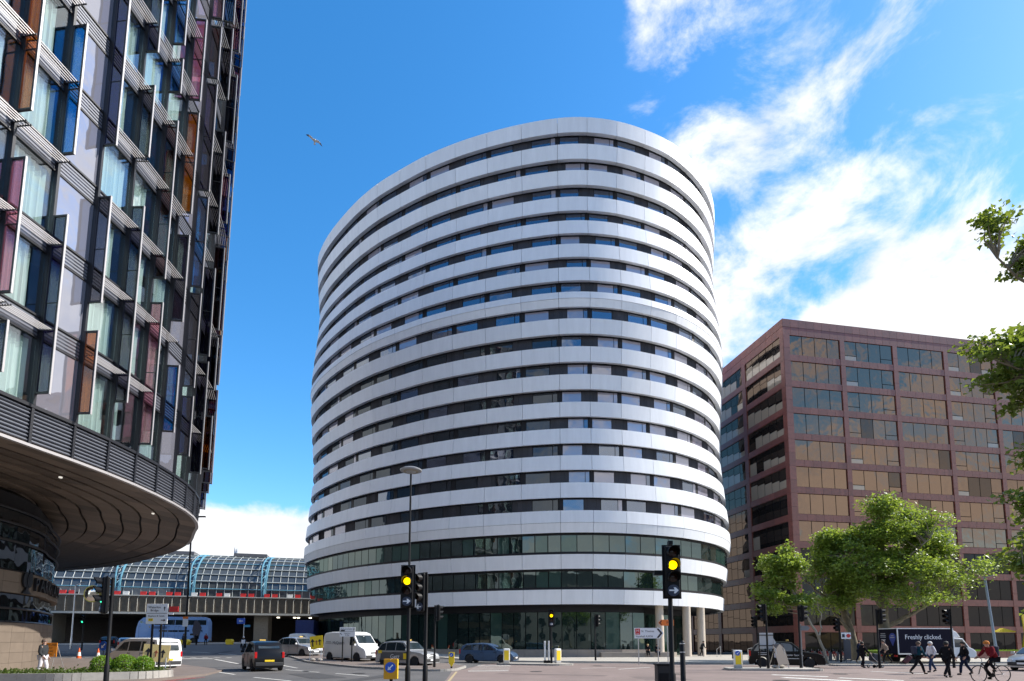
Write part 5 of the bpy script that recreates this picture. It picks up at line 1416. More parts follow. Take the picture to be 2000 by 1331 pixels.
# hospital sign with black and white chevron
t = thing('hospital_sign', 'white hospital direction sign with red H and chevron end', 'sign', (10.6, 43.4, .0), 0)
MB().lathe([(.04, 0), (.04, 2.0)], 10, (-.9, .05, 0)).build('post', STEEL, t, True); MB().lathe([(.04, 0), (.04, 2.9)], 10, (.6, .05, 0)).build('post', STEEL, t, True)
MB().prism([(-1.2, 2.0), (.75, 2.0), (1.05, 2.4), (.75, 2.8), (-1.2, 2.8)], -.02, .02).build('panel', SIGNW, t)
MB().box((-.95, -.025, 2.52), (.36, .012, .46)).build('hospital_patch', RED, t); lettering('H', .3, Matrix.Translation((-.95, -.034, 2.58)) @ FRONT, SIGNW, t, ext=.002); lettering('A&E', .12, Matrix.Translation((-.95, -.034, 2.36)) @ FRONT, SIGNW, t, ext=.002)
lettering('St. Thomas', .22, Matrix.Translation((-.68, -.025, 2.55)) @ FRONT, INK, t, align='LEFT', ext=.002); lettering('Vauxhall A3036', .21, Matrix.Translation((-1.12, -.025, 2.15)) @ FRONT, INK, t, align='LEFT', ext=.002)
MB().prism([(.5, 2.05), (.66, 2.05), (.95, 2.4), (.66, 2.75), (.5, 2.75), (.78, 2.4)], -.034, -.022).build('chevron', INK, t)
t = thing('diversion_sign', 'small orange arrow-shaped sign above the hospital sign', 'sign', (11.9, 43.6, 0), 0)
MB().lathe([(.04, 0), (.04, 3.5)], 10, (.1, .05, 0)).build('post', STEEL, t, True)
MB().prism([(-.6, 3.2), (-.38, 2.98), (.6, 2.98), (.6, 3.44), (-.38, 3.44)], -.02, .02).build('panel', ORANGE, t)
MB().prism([(-.55, 3.2), (-.34, 3.02), (-.34, 3.1), (-.44, 3.2), (-.34, 3.3), (-.34, 3.4)], -.032, -.022).build('chevron', INK, t); lettering('P', .28, Matrix.Translation((.1, -.026, 3.2)) @ FRONT, INK, t, ext=.002)
# blank backs of signs on the right refuge
t = sign_post('blank pale back of a square sign on the right refuge', 16.0, 35.6, 0, (-.42, .42), 2.15, 1.7, .86, .98, [], m=mat('sign_back', (.5, .5, .5), .5), name='square_sign', base=.1)
MB().prism([(.45, 1.35), (.6, 1.6), (.45, 1.85)], -.012, .012).build('pointed_end', MATS['sign_back'], t); MB().box((0, -.02, 2.05), (.92, .05, .05)).build('rail', BLACK, t); MB().box((0, -.02, 1.4), (.92, .05, .05)).build('rail', BLACK, t)
t = thing('arrow_sign', 'grey pointed sign back on the pole before the lettered cab', 'sign', (18.35, 35.9, .1), 0)
MB().lathe([(.035, 0), (.035, 2.75)], 8).build('post', GREYP, t, True); MB().prism([(0, 2.35), (.42, 2.35), (.56, 2.5), (.42, 2.65), (0, 2.65)], -.06, -.03).build('panel', GREYP, t)
t = thing('keep_left_sign', 'orange-backed keep left sign at the bottom edge left of centre', 'sign', (-3.75, 17.6, 0), 0)
MB().lathe([(.05, 0), (.05, .8)], 10, (0, .08, 0)).build('post', BLACK, t, True); MB().box((0, 0, .88), (.42, .12, .62)).build('lit_box', mat('keep_left_orange', (.75, .33, .01), .5), t, bevel=.01); MB().box((.215, .0, .88), (.012, .11, .6)).build('side_strip', YELLOW, t)
MB().xf(Matrix.Translation((0, -.06, .93)) @ Matrix.Rotation(pi/2, 4, 'X')).lathe([(.165, 0), (.165, .012)], 24).build('blue_disc', BLUE, t); arrow2d(Matrix.Translation((0, 0, .93)), .26, -2.35, -.085, -.074, t)
MB().lathe([(.012, 0), (.012, .02)], 8, (0, -.07, 1.15)).build('screw', STEEL, t)
t = thing('keep_left_sign', 'narrow yellow keep left marker on a point at the island tip', 'sign', (-3.75, 35.2, .11), 0)
MB().lathe([(.06, 0), (.04, .3)], 10).build('stub', BLACK, t, True); MB().prism([(-.17, .35), (0, .06), (.17, .35), (.17, .98), (-.17, .98)], -.05, .05).build('blade', YELLOW, t)
MB().xf(Matrix.Translation((.0, -.05, .82)) @ Matrix.Rotation(pi/2, 4, 'X')).lathe([(.125, 0), (.125, .012)], 20).build('blue_disc', BLUE, t); arrow2d(Matrix.Translation((0, 0, .82)), .18, -2.35, -.075, -.064, t)
def bollard(label, x, y, rz, disc=True, h=1.15):
    t = thing('traffic_bollard', label, 'bollard', (x, y, zg(x, y)+.11), radians(rz), 'lit refuge bollards')
    MB().box((0, 0, h*.56), (.5, .3, h*.82)).build('shell', WHITEP, t, bevel=.07); MB().box((0, 0, h*.08), (.46, .28, h*.16)).build('base', mat('bollard_base', (.45, .43, .4), .8), t, bevel=.03)
    MB().box((-.02, -.155, h*.52), (.36, .012, h*.64)).build('yellow_front', YELLOW, t); MB().box((.255, 0, h*.52), (.012, .24, h*.66)).build('yellow_side', YELLOW, t)
    if disc:
        MB().xf(Matrix.Translation((-.06, -.162, h*.8)) @ Matrix.Rotation(pi/2, 4, 'X')).lathe([(.15, 0), (.15, .01)], 20).build('blue_disc', BLUE, t); arrow2d(Matrix.Translation((-.06, 0, h*.8)), .22, -2.35, -.18, -.172, t)
bollard('white and yellow bollard overlapping the nose of the dark blue car', -.42, 43.6, 8, False)
bollard('white bollard with tan panel at the small amber signal', 3.5, 43.4, 30, False)
bollard('yellow keep left bollard on the right refuge', 14.0, 35.2, 0, True)
t = thing('flag_bollard', 'thin white upright panel behind the small amber signal', 'bollard', (2.55, 43.9, .11)); MB().box((0, 0, .95), (.14, .06, 1.5)).build('panel', WHITEP, t, bevel=.02); MB().box((.3, 0, .95), (.12, .06, 1.5)).build('panel', WHITEP, t, bevel=.02); MB().box((.15, 0, .1), (.5, .2, .2)).build('foot', BLACK, t)
def easel(label, x, y, rz, m, pw, ph, z0, arrows=True, tilt=.08, text=None, bag=True, roll=0.):
    t = thing('road_works_sign', label, 'sign', (x, y, zg(x, y)+.11), radians(rz), 'temporary road works signs')
    for s in (-1, 1):
        MB().tube([(s*pw*.45, -.3, 0), (s*pw*.36, .0, z0+ph*.8)], .02, 6).build('leg', STEEL, t); MB().tube([(s*pw*.45, .45, 0), (s*pw*.36, .05, z0+ph*.8)], .02, 6).build('leg', STEEL, t)
    R_ = Matrix.Translation((0, -.1, z0+ph/2)) @ Matrix.Rotation(roll, 4, 'Y') @ Matrix.Rotation(-tilt, 4, 'X')
    MB().xf(R_).box((0, 0, 0), (pw, .02, ph)).build('panel', m, t)
    if arrows:
        for k, (dx, L) in enumerate(((-.3, 1.0), (0, .62), (.26, .8))): arrow2d(R_ @ Matrix.Translation((dx*pw, 0, -.02)), ph*.7*L, pi/2, -.022, -.012, t, INK if k != 1 else mat('sign_dull_red', (.35, .1, .05), .6))
    if text:
        for i, l in enumerate(text): lettering(l, ph*.19, R_ @ Matrix.Translation((0, -.014, ph*(.34-.225*i))) @ FRONT, INK, t, ext=.001)
    if bag:
        for dx in (-.3, .25): MB().lathe([(.05, 0), (.2, .05), (.22, .12), (.1, .2), (.02, .22)], 9, (dx, .1, 0)).build('sandbag', mat('sandbag', (.35, .32, .28), .9, var=.3), t, True)
    return t
easel('tilted yellow lane diagram sign at the left of the white van', -15.3, 44.4, 0, YELLOW, 1.0, 1.0, .95, roll=-.12)
easel('pale yellow lane diagram sign at the back of the minibus van', -17.9, 28.6, 10, mat('pale_sign_yellow', (.85, .66, .28), .5), 1.22, .86, .62, roll=.06, bag=False)
t = easel('orange narrow lanes warning sign beside the hotel wall', -26.9, 33.0, -12, mat('orange_board', (.8, .3, .02), .5), 1.25, .82, .75, False, .02, ['NARROW LANES', 'DO NOT', 'OVERTAKE', 'CYCLISTS'], False)
easel('dark back of a road works sign leaning on the right refuge', 16.5, 35.0, 25, mat('sign_back_dark', (.06, .045, .04), .6), .95, 1.3, .2, False, .3)
# round blue sign on a cone, traffic cones
CONE_O = mat('cone_orange', (.8, .12, .02), .5)
def cone(label, x, y, h=.95):
    t = thing('traffic_cone', label, 'traffic cone', (x, y, zg(x, y)+.01), 0, 'traffic cones along the closed lane')
    MB().box((0, 0, .03), (.46, .46, .06)).build('base', CONE_O, t, bevel=.02)
    r = lambda z: .17*(1-z/h)+.03
    MB().lathe([(r(.06), .06), (r(.3*h), .3*h)], 14).build('cone_body', CONE_O, t, True)
    MB().lathe([(r(.3*h)+.004, .3*h), (r(.62*h)+.004, .62*h)], 14).build('reflective_sleeve', SIGNW, t, True); MB().lathe([(r(.62*h), .62*h), (r(h), h)], 14).build('cone_tip', CONE_O, t, True)
for x, y, l in ((-36.8, 48.2, 'traffic cone just right of the round blue arrow sign'), (-34.3, 47.0, 'second traffic cone right of the round blue sign'), (-30.3, 45.0, 'tallest looking traffic cone, third in the row'), (-28.0, 44.0, 'traffic cone in front of the fourth gap, near the row end'), (-25.6, 43.2, 'last traffic cone, beside the minibus van'), (-33.0, 52.5, 'far traffic cone in the gap behind the row'), (-38.5, 54.0, 'far traffic cone left of the hidden blue sign'), (-29.6, 50.0, 'far traffic cone behind the tallest looking one')): cone(l, x, y)
t = thing('keep_left_disc', 'round blue keep left arrow sign among the cones', 'sign', (-36.4, 50.5, zg(-36.4, 50.5)), radians(-10))
MB().box((0, 0, .05), (.5, .4, .1)).build('foot', CONE_O, t); MB().lathe([(.03, .1), (.03, .8)], 8).build('post', BLACK, t)
MB().xf(Matrix.Translation((0, -.04, 1.05)) @ Matrix.Rotation(pi/2, 4, 'X')).lathe([(.42, 0), (.42, .02)], 28).build('disc', BLUE, t); arrow2d(Matrix.Translation((0, 0, 1.05)), .62, -2.35, -.075, -.062, t)
t = thing('convex_mirror', 'round traffic mirror on an arm left of the green signal', 'mirror', (-14.95, 20.0, 0), 0)
MB().tube([(.68, .0, 3.2), (.5, .06, 3.42), (0, .06, 3.42)], .022, 6).build('arm', BLACK, t)
MB().xf(Matrix.Translation((0, 0, 3.42)) @ Matrix.Rotation(pi/2, 4, 'X')).lathe([(.30, -.02), (.30, .03), (.27, .035)], 28).build('rim', mat('mirror_rim', (.6, .5, .1), .5), t); MB().xf(Matrix.Translation((0, 0, 3.42)) @ Matrix.Rotation(pi/2, 4, 'X')).lathe([(.27, .03), (.22, .06), (.14, .085), (.05, .1), (.005, .102)], 28).build('mirror_glass', mat('mirror_glass', (.85, .8, .7), .03, 1.0), t, True)
# site hoarding at the far left
t = thing('site_hoarding', 'cream printed hoarding panel with brown dots left of the cones', 'hoarding', (-52.0, 60.5, zg(-52, 60.5)), radians(10))
MB().box((0, 0, 1.4), (3.4, .1, 2.8)).build('board', mat('hoarding_cream', (.75, .55, .3), .7), t); MB().box((0, -.0, 2.85), (3.6, .2, .12)).build('cap', mat('hoarding_frame', (.45, .2, .1), .7), t); MB().box((1.75, 0, 1.4), (.12, .2, 2.8)).build('post', MATS['hoarding_frame'], t)
for k, (x, z) in enumerate(((-.9, 2.2), (-.1, 1.5), (.7, 2.4), (.9, .9), (-.7, .8))): MB().xf(Matrix.Translation((x, -.052, z)) @ Matrix.Rotation(pi/2, 4, 'X')).lathe([(.2, 0), (.2, .006)], 14).build('printed_dot', mat('dot_brown', (.2, .08, .04), .7), t)
# bus stop flag + totem on the right pavement, blue direction signs by the station
t = thing('bus_stop', 'bus stop totem with white flag left of the suited man', 'bus stop', (26.4, 44.8, .12), 0)
MB().lathe([(.05, 0), (.05, 2.4)], 8).build('post', GREYP, t); MB().box((.05, -.03, 2.1), (.75, .05, .5)).build('flag', SIGNW, t)
MB().xf(Matrix.Translation((.22, -.06, 2.1)) @ Matrix.Rotation(pi/2, 4, 'X')).lathe([(.15, 0), (.15, .012)], 16).build('red_roundel', RED, t); MB().box((.22, -.085, 2.1), (.36, .012, .06)).build('roundel_bar', RED, t); MB().box((-.17, -.058, 2.1), (.2, .012, .26)).build('night_patch', INK, t); MB().box((.1, -.02, 1.0), (.55, .08, 1.5)).build('timetable_panel', mat('totem_dark', (.04, .05, .07), .3), t, bevel=.02)
t = thing('street_sign', 'pair of blue direction plates beside the viaduct pier', 'sign', (-43.2, 91, zg(-43.2, 91)), 0)
MB().lathe([(.06, 0), (.06, 4.2)], 8).build('post', STEEL, t); MB().box((-.5, -.06, 3.7), (1.3, .05, .9)).build('plate', BLUE, t); MB().box((.5, -.06, 2.9), (1.0, .05, .35)).build('plate', mat('plate_cyan', (.05, .3, .5), .5), t); arrow2d(Matrix.Translation((-.5, 0, 3.7)), .8, pi, -.11, -.09, t)
for i, (x, y, sx_) in enumerate(((-46.3, 86.5, 2.2), (-40.0, 88.2, 1.0))):
    t = thing('grit_bin', ['large yellow grit bin before the bus wheels', 'small yellow grit bin right of the bus'][i], 'bin', (x-4, y, zg(x-4, y)))
    MB().prism([(-sx_*.4, 0), (sx_*.4, 0), (sx_*.5, .5), (-sx_*.5, .5)], -.4, .4).build('tub', YELLOW, t, bevel=.03); MB().prism([(-sx_*.52, .5), (sx_*.52, .5), (sx_*.36, .85), (-sx_*.36, .85)], -.43, .43).build('lid', YELLOW, t, bevel=.04)

# ------------------------------------------------------------------ bicycles and motorcycle
def bike_parts(t, frame_m, r=.34, basket=False):
    tor = MB()
    for xw in (-.52, .52):
        w = MB(); pts = [(xw + r*cos(2*pi*k/24), 0, r + r*sin(2*pi*k/24)) for k in range(25)]; w.tube(pts, .02, 6)
        wo = w.build('wheel', RUBBER, t)
        sp_ = MB()
        for k in range(12): sp_.tube([(xw, 0, r), (xw + r*.96*cos(2*pi*k/12), 0, r + r*.96*sin(2*pi*k/12))], .0035, 3)
        sp_.build('spokes', STEEL, wo)
    f = MB(); bb, hd, st, fr, rr_ = (-.08, 0, .3), (.36, 0, .82), (-.22, 0, .82), (.52, 0, r), (-.52, 0, r)
    for a, c, q in ((bb, hd, .022), (bb, st, .02), (st, hd, .018), (bb, rr_, .013), (st, rr_, .011), (hd, fr, .018)): f.tube([a, c], q, 7)
    f.build('frame', frame_m, t, True)
    MB().tube([st, (-.25, 0, .93)], .014, 6).build('seat_post', STEEL, t); MB().prism([(-.4, .93), (-.12, .94), (-.1, .97), (-.4, .99)], -.07, .07).build('saddle', RUBBER, t, bevel=.02)
    MB().tube([hd, (.34, 0, .98), (.4, 0, 1.02)], .015, 6).build('stem', STEEL, t); MB().tube([(.3, -.28, 1.04), (.4, -.1, 1.03), (.4, .1, 1.03), (.3, .28, 1.04)], .014, 6).build('handlebar', BLACK, t)
    MB().xf(Matrix.Translation(bb) @ Matrix.Rotation(pi/2, 4, 'X')).lathe([(.09, -.01), (.09, .01)], 16).build('chainring', BLACK, t); MB().tube([(-.08, -.1, .13), (-.08, -.06, .3), (-.08, .06, .3), (-.08, .1, .47)], .012, 6).build('crank', BLACK, t)
    MB().box((-.08, -.13, .13), (.1, .1, .025)).build('pedal', BLACK, t); MB().box((-.08, .13, .47), (.1, .1, .025)).build('pedal', BLACK, t)
    if basket: MB().box((.55, 0, .85), (.22, .32, .2)).build('front_carrier', BLACK, t, bevel=.03); MB().prism([(-.86, .5), (-.5, .72), (-.2, .5)], -.02, .02).build('mudguard', frame_m, t)
    else: MB().tube([(-.3, 0, .72), (-.85, 0, .7)], .012, 5).build('rear_rack', BLACK, t)
HIRE = mat('hire_red', (.45, .02, .02), .4)
h0 = thing('hire_bicycle', 'red hire bicycle at the dock end nearest the black cab', 'bicycle', (22.6, 47.2, .12), radians(70), 'docked hire bicycles'); bike_parts(h0, HIRE, .32, True)
for i in range(1, 10):
    c = copy_tree(h0); c.location = (22.6+i*.62, 47.2+.03*i, .12); c.rotation_euler = (0, 0, radians(70 + (i % 3)*3)); 
    c['label'] = 'red hire bicycle, number %s in the dock row counting from the black cab' % ('two three four five six seven eight nine ten'.split()[i-1])
dock = thing('bicycle_dock', 'low grey docking rail behind the red hire bicycles', 'bicycle dock', (25.4, 47.95, .12))
MB().box((0, 0, .05), (6.4, .5, .1)).build('plinth', GREYP, dock)
for i in range(10): MB().box((-2.8+i*.62, .1, .45), (.16, .3, .75)).build('docking_point', GREYP, dock, bevel=.04)
mo = thing('motorcycle', 'motorcycle with a rider coming out of the viaduct shade', 'motorcycle', (-31.3, 66, zg(-31.3, 66)), radians(-70))
for xw in (-.7, .7): wheel(mo, xw, 0, .31, .14)
MB().prism([(-.75, .75), (-.3, .8), (.25, .95), (.55, .85), (.5, .5), (.1, .3), (-.4, .35)], -.14, .14).build('body', BLACK, mo, bevel=.05); MB().prism([(.45, .8), (.62, .8), (.5, 1.25), (.42, 1.25)], -.2, .2).build('fairing', PSILV, mo, bevel=.03); MB().tube([(.4, -.35, 1.05), (.5, 0, 1.02), (.4, .35, 1.05)], .018, 6).build('handlebar', BLACK, mo); MB().tube([(.5, .0, .95), (.7, 0, .31)], .04, 8).build('fork', STEEL, mo); MB().box((.64, 0, .85), (.08, .18, .14)).build('headlight', HEADL, mo, bevel=.02)

# ------------------------------------------------------------------ people
def skin_obj(name, verts, edges, radii, m, parent, sub=1):
    me = bpy.data.meshes.new(name); me.from_pydata([tuple(v) for v in verts], edges, []); me.materials.append(m)
    o = bpy.data.objects.new(name, me); COL.objects.link(o); o.parent = parent
    md = o.modifiers.new('skin', 'SKIN'); md.use_smooth_shade = True
    if not me.skin_vertices: return o
    for i, r in enumerate(radii):
        sv = me.skin_vertices[0].data[i]; sv.radius = r if isinstance(r, tuple) else (r, r); sv.use_root = (i == 0)
    s = o.modifiers.new('sub', 'SUBSURF'); s.levels = sub; s.render_levels = sub
    return o
def hand_mesh(m):
    mb = MB(); mb.box((0, 0, -.045), (.028, .075, .085))
    for k, L in enumerate((.062, .075, .08, .07)):
        y = .03 - k*.02; mb.tube([(0, y, -.085), (.008, y, -.085-L*.55), (.022, y, -.085-L)], [.0095, .009, .007], 6)
    mb.tube([(.005, .035, -.025), (.025, .058, -.055), (.035, .055, -.085)], [.012, .011, .008], 6)
    return mb.mesh('hand', m, True)
HANDS = {}
def person(label, x, y, rz, coat, legs, skin=SKIN, hair=(.05, .035, .025), stride=.0, armsw=.3, H_=1.75, base=None, fore=.0, skirt=0., hat=None, joints=None, bag=None, swap=1, cap=None):
    z = (zg(x, y) if base is None else base)
    t = thing('person', label, 'person', (x, y, z), radians(rz)); k = H_/1.75
    J = dict(pel=(0, 0, .95), che=(.02+fore*.4, 0, 1.26), nec=(.03+fore*.7, 0, 1.48), hd=(.05+fore*.8, 0, 1.61), top=(.045+fore*.8, 0, 1.69))
    for s, n in ((1, 'l'), (-1, 'r')):
        a = s*stride*swap
        J['sh'+n] = (.02+fore*.65, s*.185, 1.42); J['el'+n] = (-.02+fore*.6-a*armsw, s*.235, 1.14); J['wr'+n] = (.14+fore*.6-a*armsw*1.3, s*.215, .93)
        J['hp'+n] = (0, s*.09, .92); bend = .06 if a >= 0 else .0
        J['kn'+n] = (a*.5+bend+.03, s*.10, .52 + (.0 if a >= 0 else -.01)); J['an'+n] = (a - (.0 if a >= 0 else .08), s*.10, .09 + (0 if a >= 0 else .07)); J['to'+n] = (a+.17-(.0 if a >= 0 else .09), s*.11, .045+(0 if a >= 0 else -.01))
    if joints: J.update(joints)
    J = {n: Vector(v)*k for n, v in J.items()}
    order = ['pel', 'che', 'nec', 'hd', 'top', 'shl', 'ell', 'wrl', 'shr', 'elr', 'wrr', 'hpl', 'knl', 'anl', 'tol', 'hpr', 'knr', 'anr', 'tor']
    ix = {n: i for i, n in enumerate(order)}
    E_ = [('pel', 'che'), ('che', 'nec'), ('nec', 'hd'), ('hd', 'top'), ('che', 'shl'), ('shl', 'ell'), ('ell', 'wrl'), ('che', 'shr'), ('shr', 'elr'), ('elr', 'wrr'), ('pel', 'hpl'), ('hpl', 'knl'), ('knl', 'anl'), ('anl', 'tol'), ('pel', 'hpr'), ('hpr', 'knr'), ('knr', 'anr'), ('anr', 'tor')]
    Rr = dict(pel=(.13, .10), che=(.13, .1), nec=.055, hd=(.085, .1), top=(.07, .08))
    for n in 'lr': Rr.update({'sh'+n: .062, 'el'+n: .045, 'wr'+n: .034, 'hp'+n: .085, 'kn'+n: .058, 'an'+n: .042, 'to'+n: .034})
    sc_ = lambda r: tuple(q*k for q in r) if isinstance(r, tuple) else r*k
    skin_obj('body', [J[n] for n in order], [(ix[a], ix[c]) for a, c in E_], [sc_(Rr[n]) for n in order], skin, t)
    co = ['che', 'pel', 'shl', 'ell', 'wrl', 'shr', 'elr', 'wrr', 'low', 'col']; J['col'] = J['che'].lerp(J['nec'], .88); J['low'] = J['pel'] + Vector((0, 0, -.06-skirt))*k
    jj = {n: i for i, n in enumerate(co)}; wrc = {n: J['el'+n].lerp(J['wr'+n], .93) for n in 'lr'}
    cv = [J[n] for n in co]; cv[jj['wrl']] = wrc['l']; cv[jj['wrr']] = wrc['r']
    cr_ = [(.215, .175), (.175, .15), .1, .07, .052, .1, .07, .052, (.17+skirt*.1, .15+skirt*.1), .085]
    skin_obj('jacket', cv, [(0, 1), (0, 2), (2, 3), (3, 4), (0, 5), (5, 6), (6, 7), (1, 8), (0, 9)], [sc_(r) for r in cr_], coat, t)
    lo = ['pel', 'hpl', 'knl', 'anl', 'hpr', 'knr', 'anr']
    skin_obj('trousers', [J[n] for n in lo], [(0, 1), (1, 2), (2, 3), (0, 4), (4, 5), (5, 6)], [sc_(r) for r in ((.15, .125), .105, .078, .062, .105, .078, .062)], legs, t)
    hm = skin.name
    if hm not in HANDS: HANDS[hm] = hand_mesh(skin)
    for n in 'lr':
        skin_obj('shoe', [J['an'+n]+Vector((-.05, 0, -.035))*k, J['an'+n]+Vector((.05, 0, -.03))*k, J['to'+n]], [(0, 1), (1, 2)], [.05*k, .052*k, .042*k], BLACK, t)
        d = (J['wr'+n]-J['el'+n]).normalized(); h = child('hand', HANDS[hm], t, J['wr'+n]); h.rotation_euler = (-d).to_track_quat('Z', 'Y').to_euler(); h.scale = (k, k*(1 if n == 'l' else -1), k)
    hc = J['hd'].lerp(J['top'], .35)
    hm_ = mat('hair_%d_%d' % (int(hair[0]*999), int(hair[1]*999)), hair, .7) if hat is None else hat
    hb_ = MB(); prof = [(.112, -.03), (.116, .02), (.1, .07), (.065, .108), (.012, .122)]
    hb_.xf(Matrix.Translation(hc + Vector((-.018, 0, .0))*k) @ Matrix.Rotation(-.35 if hat is None else -.15, 4, 'Y') @ Matrix.Diagonal((1.08*k, .92*k, k, 1))).lathe(prof, 16)
    hb_.build('hair' if hat is None else 'hat', hm_, t, True)
    fc = MB(); fc.xf(Matrix.Translation(hc + Vector((.088, 0, -.035))*k)); fc.tube([(-.01, 0, .03), (.022, 0, -.008), (.0, 0, -.014)], [.009, .014, .01], 6); fc.build('nose', skin, t, True)
    for s in (-1, 1): MB().xf(Matrix.Translation(hc + Vector((.0, s*.09, -.03))*k)).box((0, 0, 0), (.035, .02, .055)).build('ear', skin, t, bevel=.008)
    if bag == 'backpack':
        p = J['che'] + Vector((-.2, 0, .02))*k; MB().box(tuple(p), (.18, .3, .44)).build('backpack', mat('backpack_navy', (.02, .025, .05), .8), t, bevel=.05)
    return t
cl = lambda n, c: mat('cloth_'+n, c, .95, spec=.1, var=.2, vscale=9)
CK, CN, CB, CW, CG, CBR, CT, CP = cl('black', (.012, .012, .014)), cl('navy', (.012, .018, .04)), cl('teal', (.01, .05, .075)), cl('white', (.62, .6, .64)), cl('charcoal', (.04, .042, .045)), cl('burgundy', (.17, .015, .02)), cl('tan', (.3, .24, .2)), cl('denim', (.03, .05, .1))
person('man in dark grey top and white trousers beside the hotel wall', -21.75, 26.3, 5, CG, CW, stride=.1, base=.1, hair=(.12, .08, .06))
person('man in teal jacket with a backpack striding to the right', 21.7, 30.4, 0, CB, CK, stride=.42, fore=.1, bag='backpack', hair=(.09, .06, .04))
person('bearded pedestrian in a long black coat walking left of the cyclist', 20.9, 27.3, 20, CK, CK, skin=SKIN_D, stride=.3, skirt=.18, hair=(.01, .01, .01))
person('pedestrian in black with glasses right behind the cyclist', 23.6, 29.6, 160, CK, CN, stride=.25, hair=(.02, .015, .01))
person('white-haired pedestrian partly hidden by the black-coated walker', 23.8, 32.2, 180, CW, CP, stride=.2, hair=(.6, .58, .55))
person('man in navy suit and white shirt by the bus stop', 26.6, 43.4, -60, CN, CN, stride=.15, base=.12, hair=(.08, .05, .03))
person('woman in black pushing a pram at the kerb', 23.4, 37.9, 10, CK, CK, stride=.12, skirt=.1, hair=(.02, .015, .01), joints=dict(wrl=(.42, .2, 1.0), wrr=(.42, -.2, 1.0), ell=(.15, .24, 1.12), elr=(.15, -.24, 1.12)))
person('man in tan jacket leaning forward and pulling a suitcase', 27.9, 42.2, 170, CT, CK, stride=.3, fore=.25, base=.12, hair=(.06, .04, .03))
person('walker in dark clothes in front of the tower plinth at left', -8.6, 56.5, 200, CG, CP, stride=.3, fore=.12, hair=(.05, .03, .02))
person('first of two seated figures on the entrance ledge, fair-haired', 14.6, 61.0, -95, CK, CK, base=.17, hair=(.5, .35, .15), joints=dict(pel=(0, 0, .55), che=(.06, 0, .86), nec=(.1, 0, 1.08), hd=(.14, 0, 1.2), top=(.14, 0, 1.29), shl=(.06, .18, 1.02), shr=(.06, -.18, 1.02), ell=(.15, .24, .78), elr=(.15, -.24, .78), wrl=(.36, .15, .72), wrr=(.36, -.15, .72), hpl=(.05, .09, .53), hpr=(.05, -.09, .53), knl=(.45, .11, .5), knr=(.45, -.11, .5), anl=(.46, .11, .1), anr=(.46, -.11, .1), tol=(.62, .11, .05), tor=(.62, -.11, .05)))
person('second of two seated figures on the entrance ledge, dark-haired', 15.6, 61.1, -80, CK, CN, base=.17, hair=(.02, .015, .01), joints=dict(pel=(0, 0, .55), che=(.06, 0, .86), nec=(.1, 0, 1.08), hd=(.14, 0, 1.2), top=(.14, 0, 1.29), shl=(.06, .18, 1.02), shr=(.06, -.18, 1.02), ell=(.15, .24, .78), elr=(.15, -.24, .78), wrl=(.36, .15, .72), wrr=(.36, -.15, .72), hpl=(.05, .09, .53), hpr=(.05, -.09, .53), knl=(.45, .11, .5), knr=(.45, -.11, .5), anl=(.46, .11, .1), anr=(.46, -.11, .1), tol=(.62, .11, .05), tor=(.62, -.11, .05)))
person('figure stooping between the round columns of the tower', 21.2, 63.4, 10, CG, CK, base=.12, stride=.2, fore=.3)
for i, (x, y, c) in enumerate(((-46.5, 84.5, CP), (-44.8, 85.0, CK), (-43.6, 85.4, CBR))):
    person(['pedestrian in denim waiting at the bus front', 'pedestrian in black waiting by the bus advert', 'pedestrian in burgundy waiting right of the bus advert'][i], x-2.6, y, 60+i*40, c, CK, base=zg(x-2.6, y), stride=.1)
person('helmeted rider sitting on the motorcycle', -31.3, 66, -70, CK, CK, base=zg(-31.3, 66), hat=SIGNW, joints=dict(pel=(-.15, 0, .86), che=(.02, 0, 1.16), nec=(.08, 0, 1.38), hd=(.12, 0, 1.5), top=(.12, 0, 1.58), shl=(.05, .19, 1.32), shr=(.05, -.19, 1.32), ell=(.2, .3, 1.1), elr=(.2, -.3, 1.1), wrl=(.4, .33, 1.06), wrr=(.4, -.33, 1.06), hpl=(-.1, .1, .84), hpr=(-.1, -.1, .84), knl=(.25, .24, .68), knr=(.25, -.24, .68), anl=(.05, .24, .3), anr=(.05, -.24, .3), tol=(.2, .25, .26), tor=(.2, -.25, .26)))
bk = thing('bicycle', 'dark town bicycle ridden to the left at the bottom right', 'bicycle', (20.35, 24.2, .006), radians(182)); bike_parts(bk, PBLACK, .35)
person('cyclist in an orange beanie and burgundy jacket riding left', 20.35, 24.2, 182, CBR, CK, base=.006, hat=mat('beanie_orange', (.55, .18, .03), .95, bump=.5, bscale=60), bag='backpack', joints=dict(pel=(-.24, 0, 1.02), che=(-.06, 0, 1.30), nec=(.04, 0, 1.5), hd=(.1, 0, 1.62), top=(.1, 0, 1.70), shl=(.0, .19, 1.43), shr=(.0, -.19, 1.43), ell=(.1, .28, 1.2), elr=(.1, -.28, 1.2), wrl=(.28, .27, 1.08), wrr=(.28, -.27, 1.08), hpl=(-.2, .1, .98), hpr=(-.2, -.1, .98), knl=(.15, .12, .88), knr=(.12, -.12, .62), anl=(-.1, .13, .55), anr=(-.12, -.13, .22), tol=(.04, .13, .5), tor=(.04, -.13, .16)))
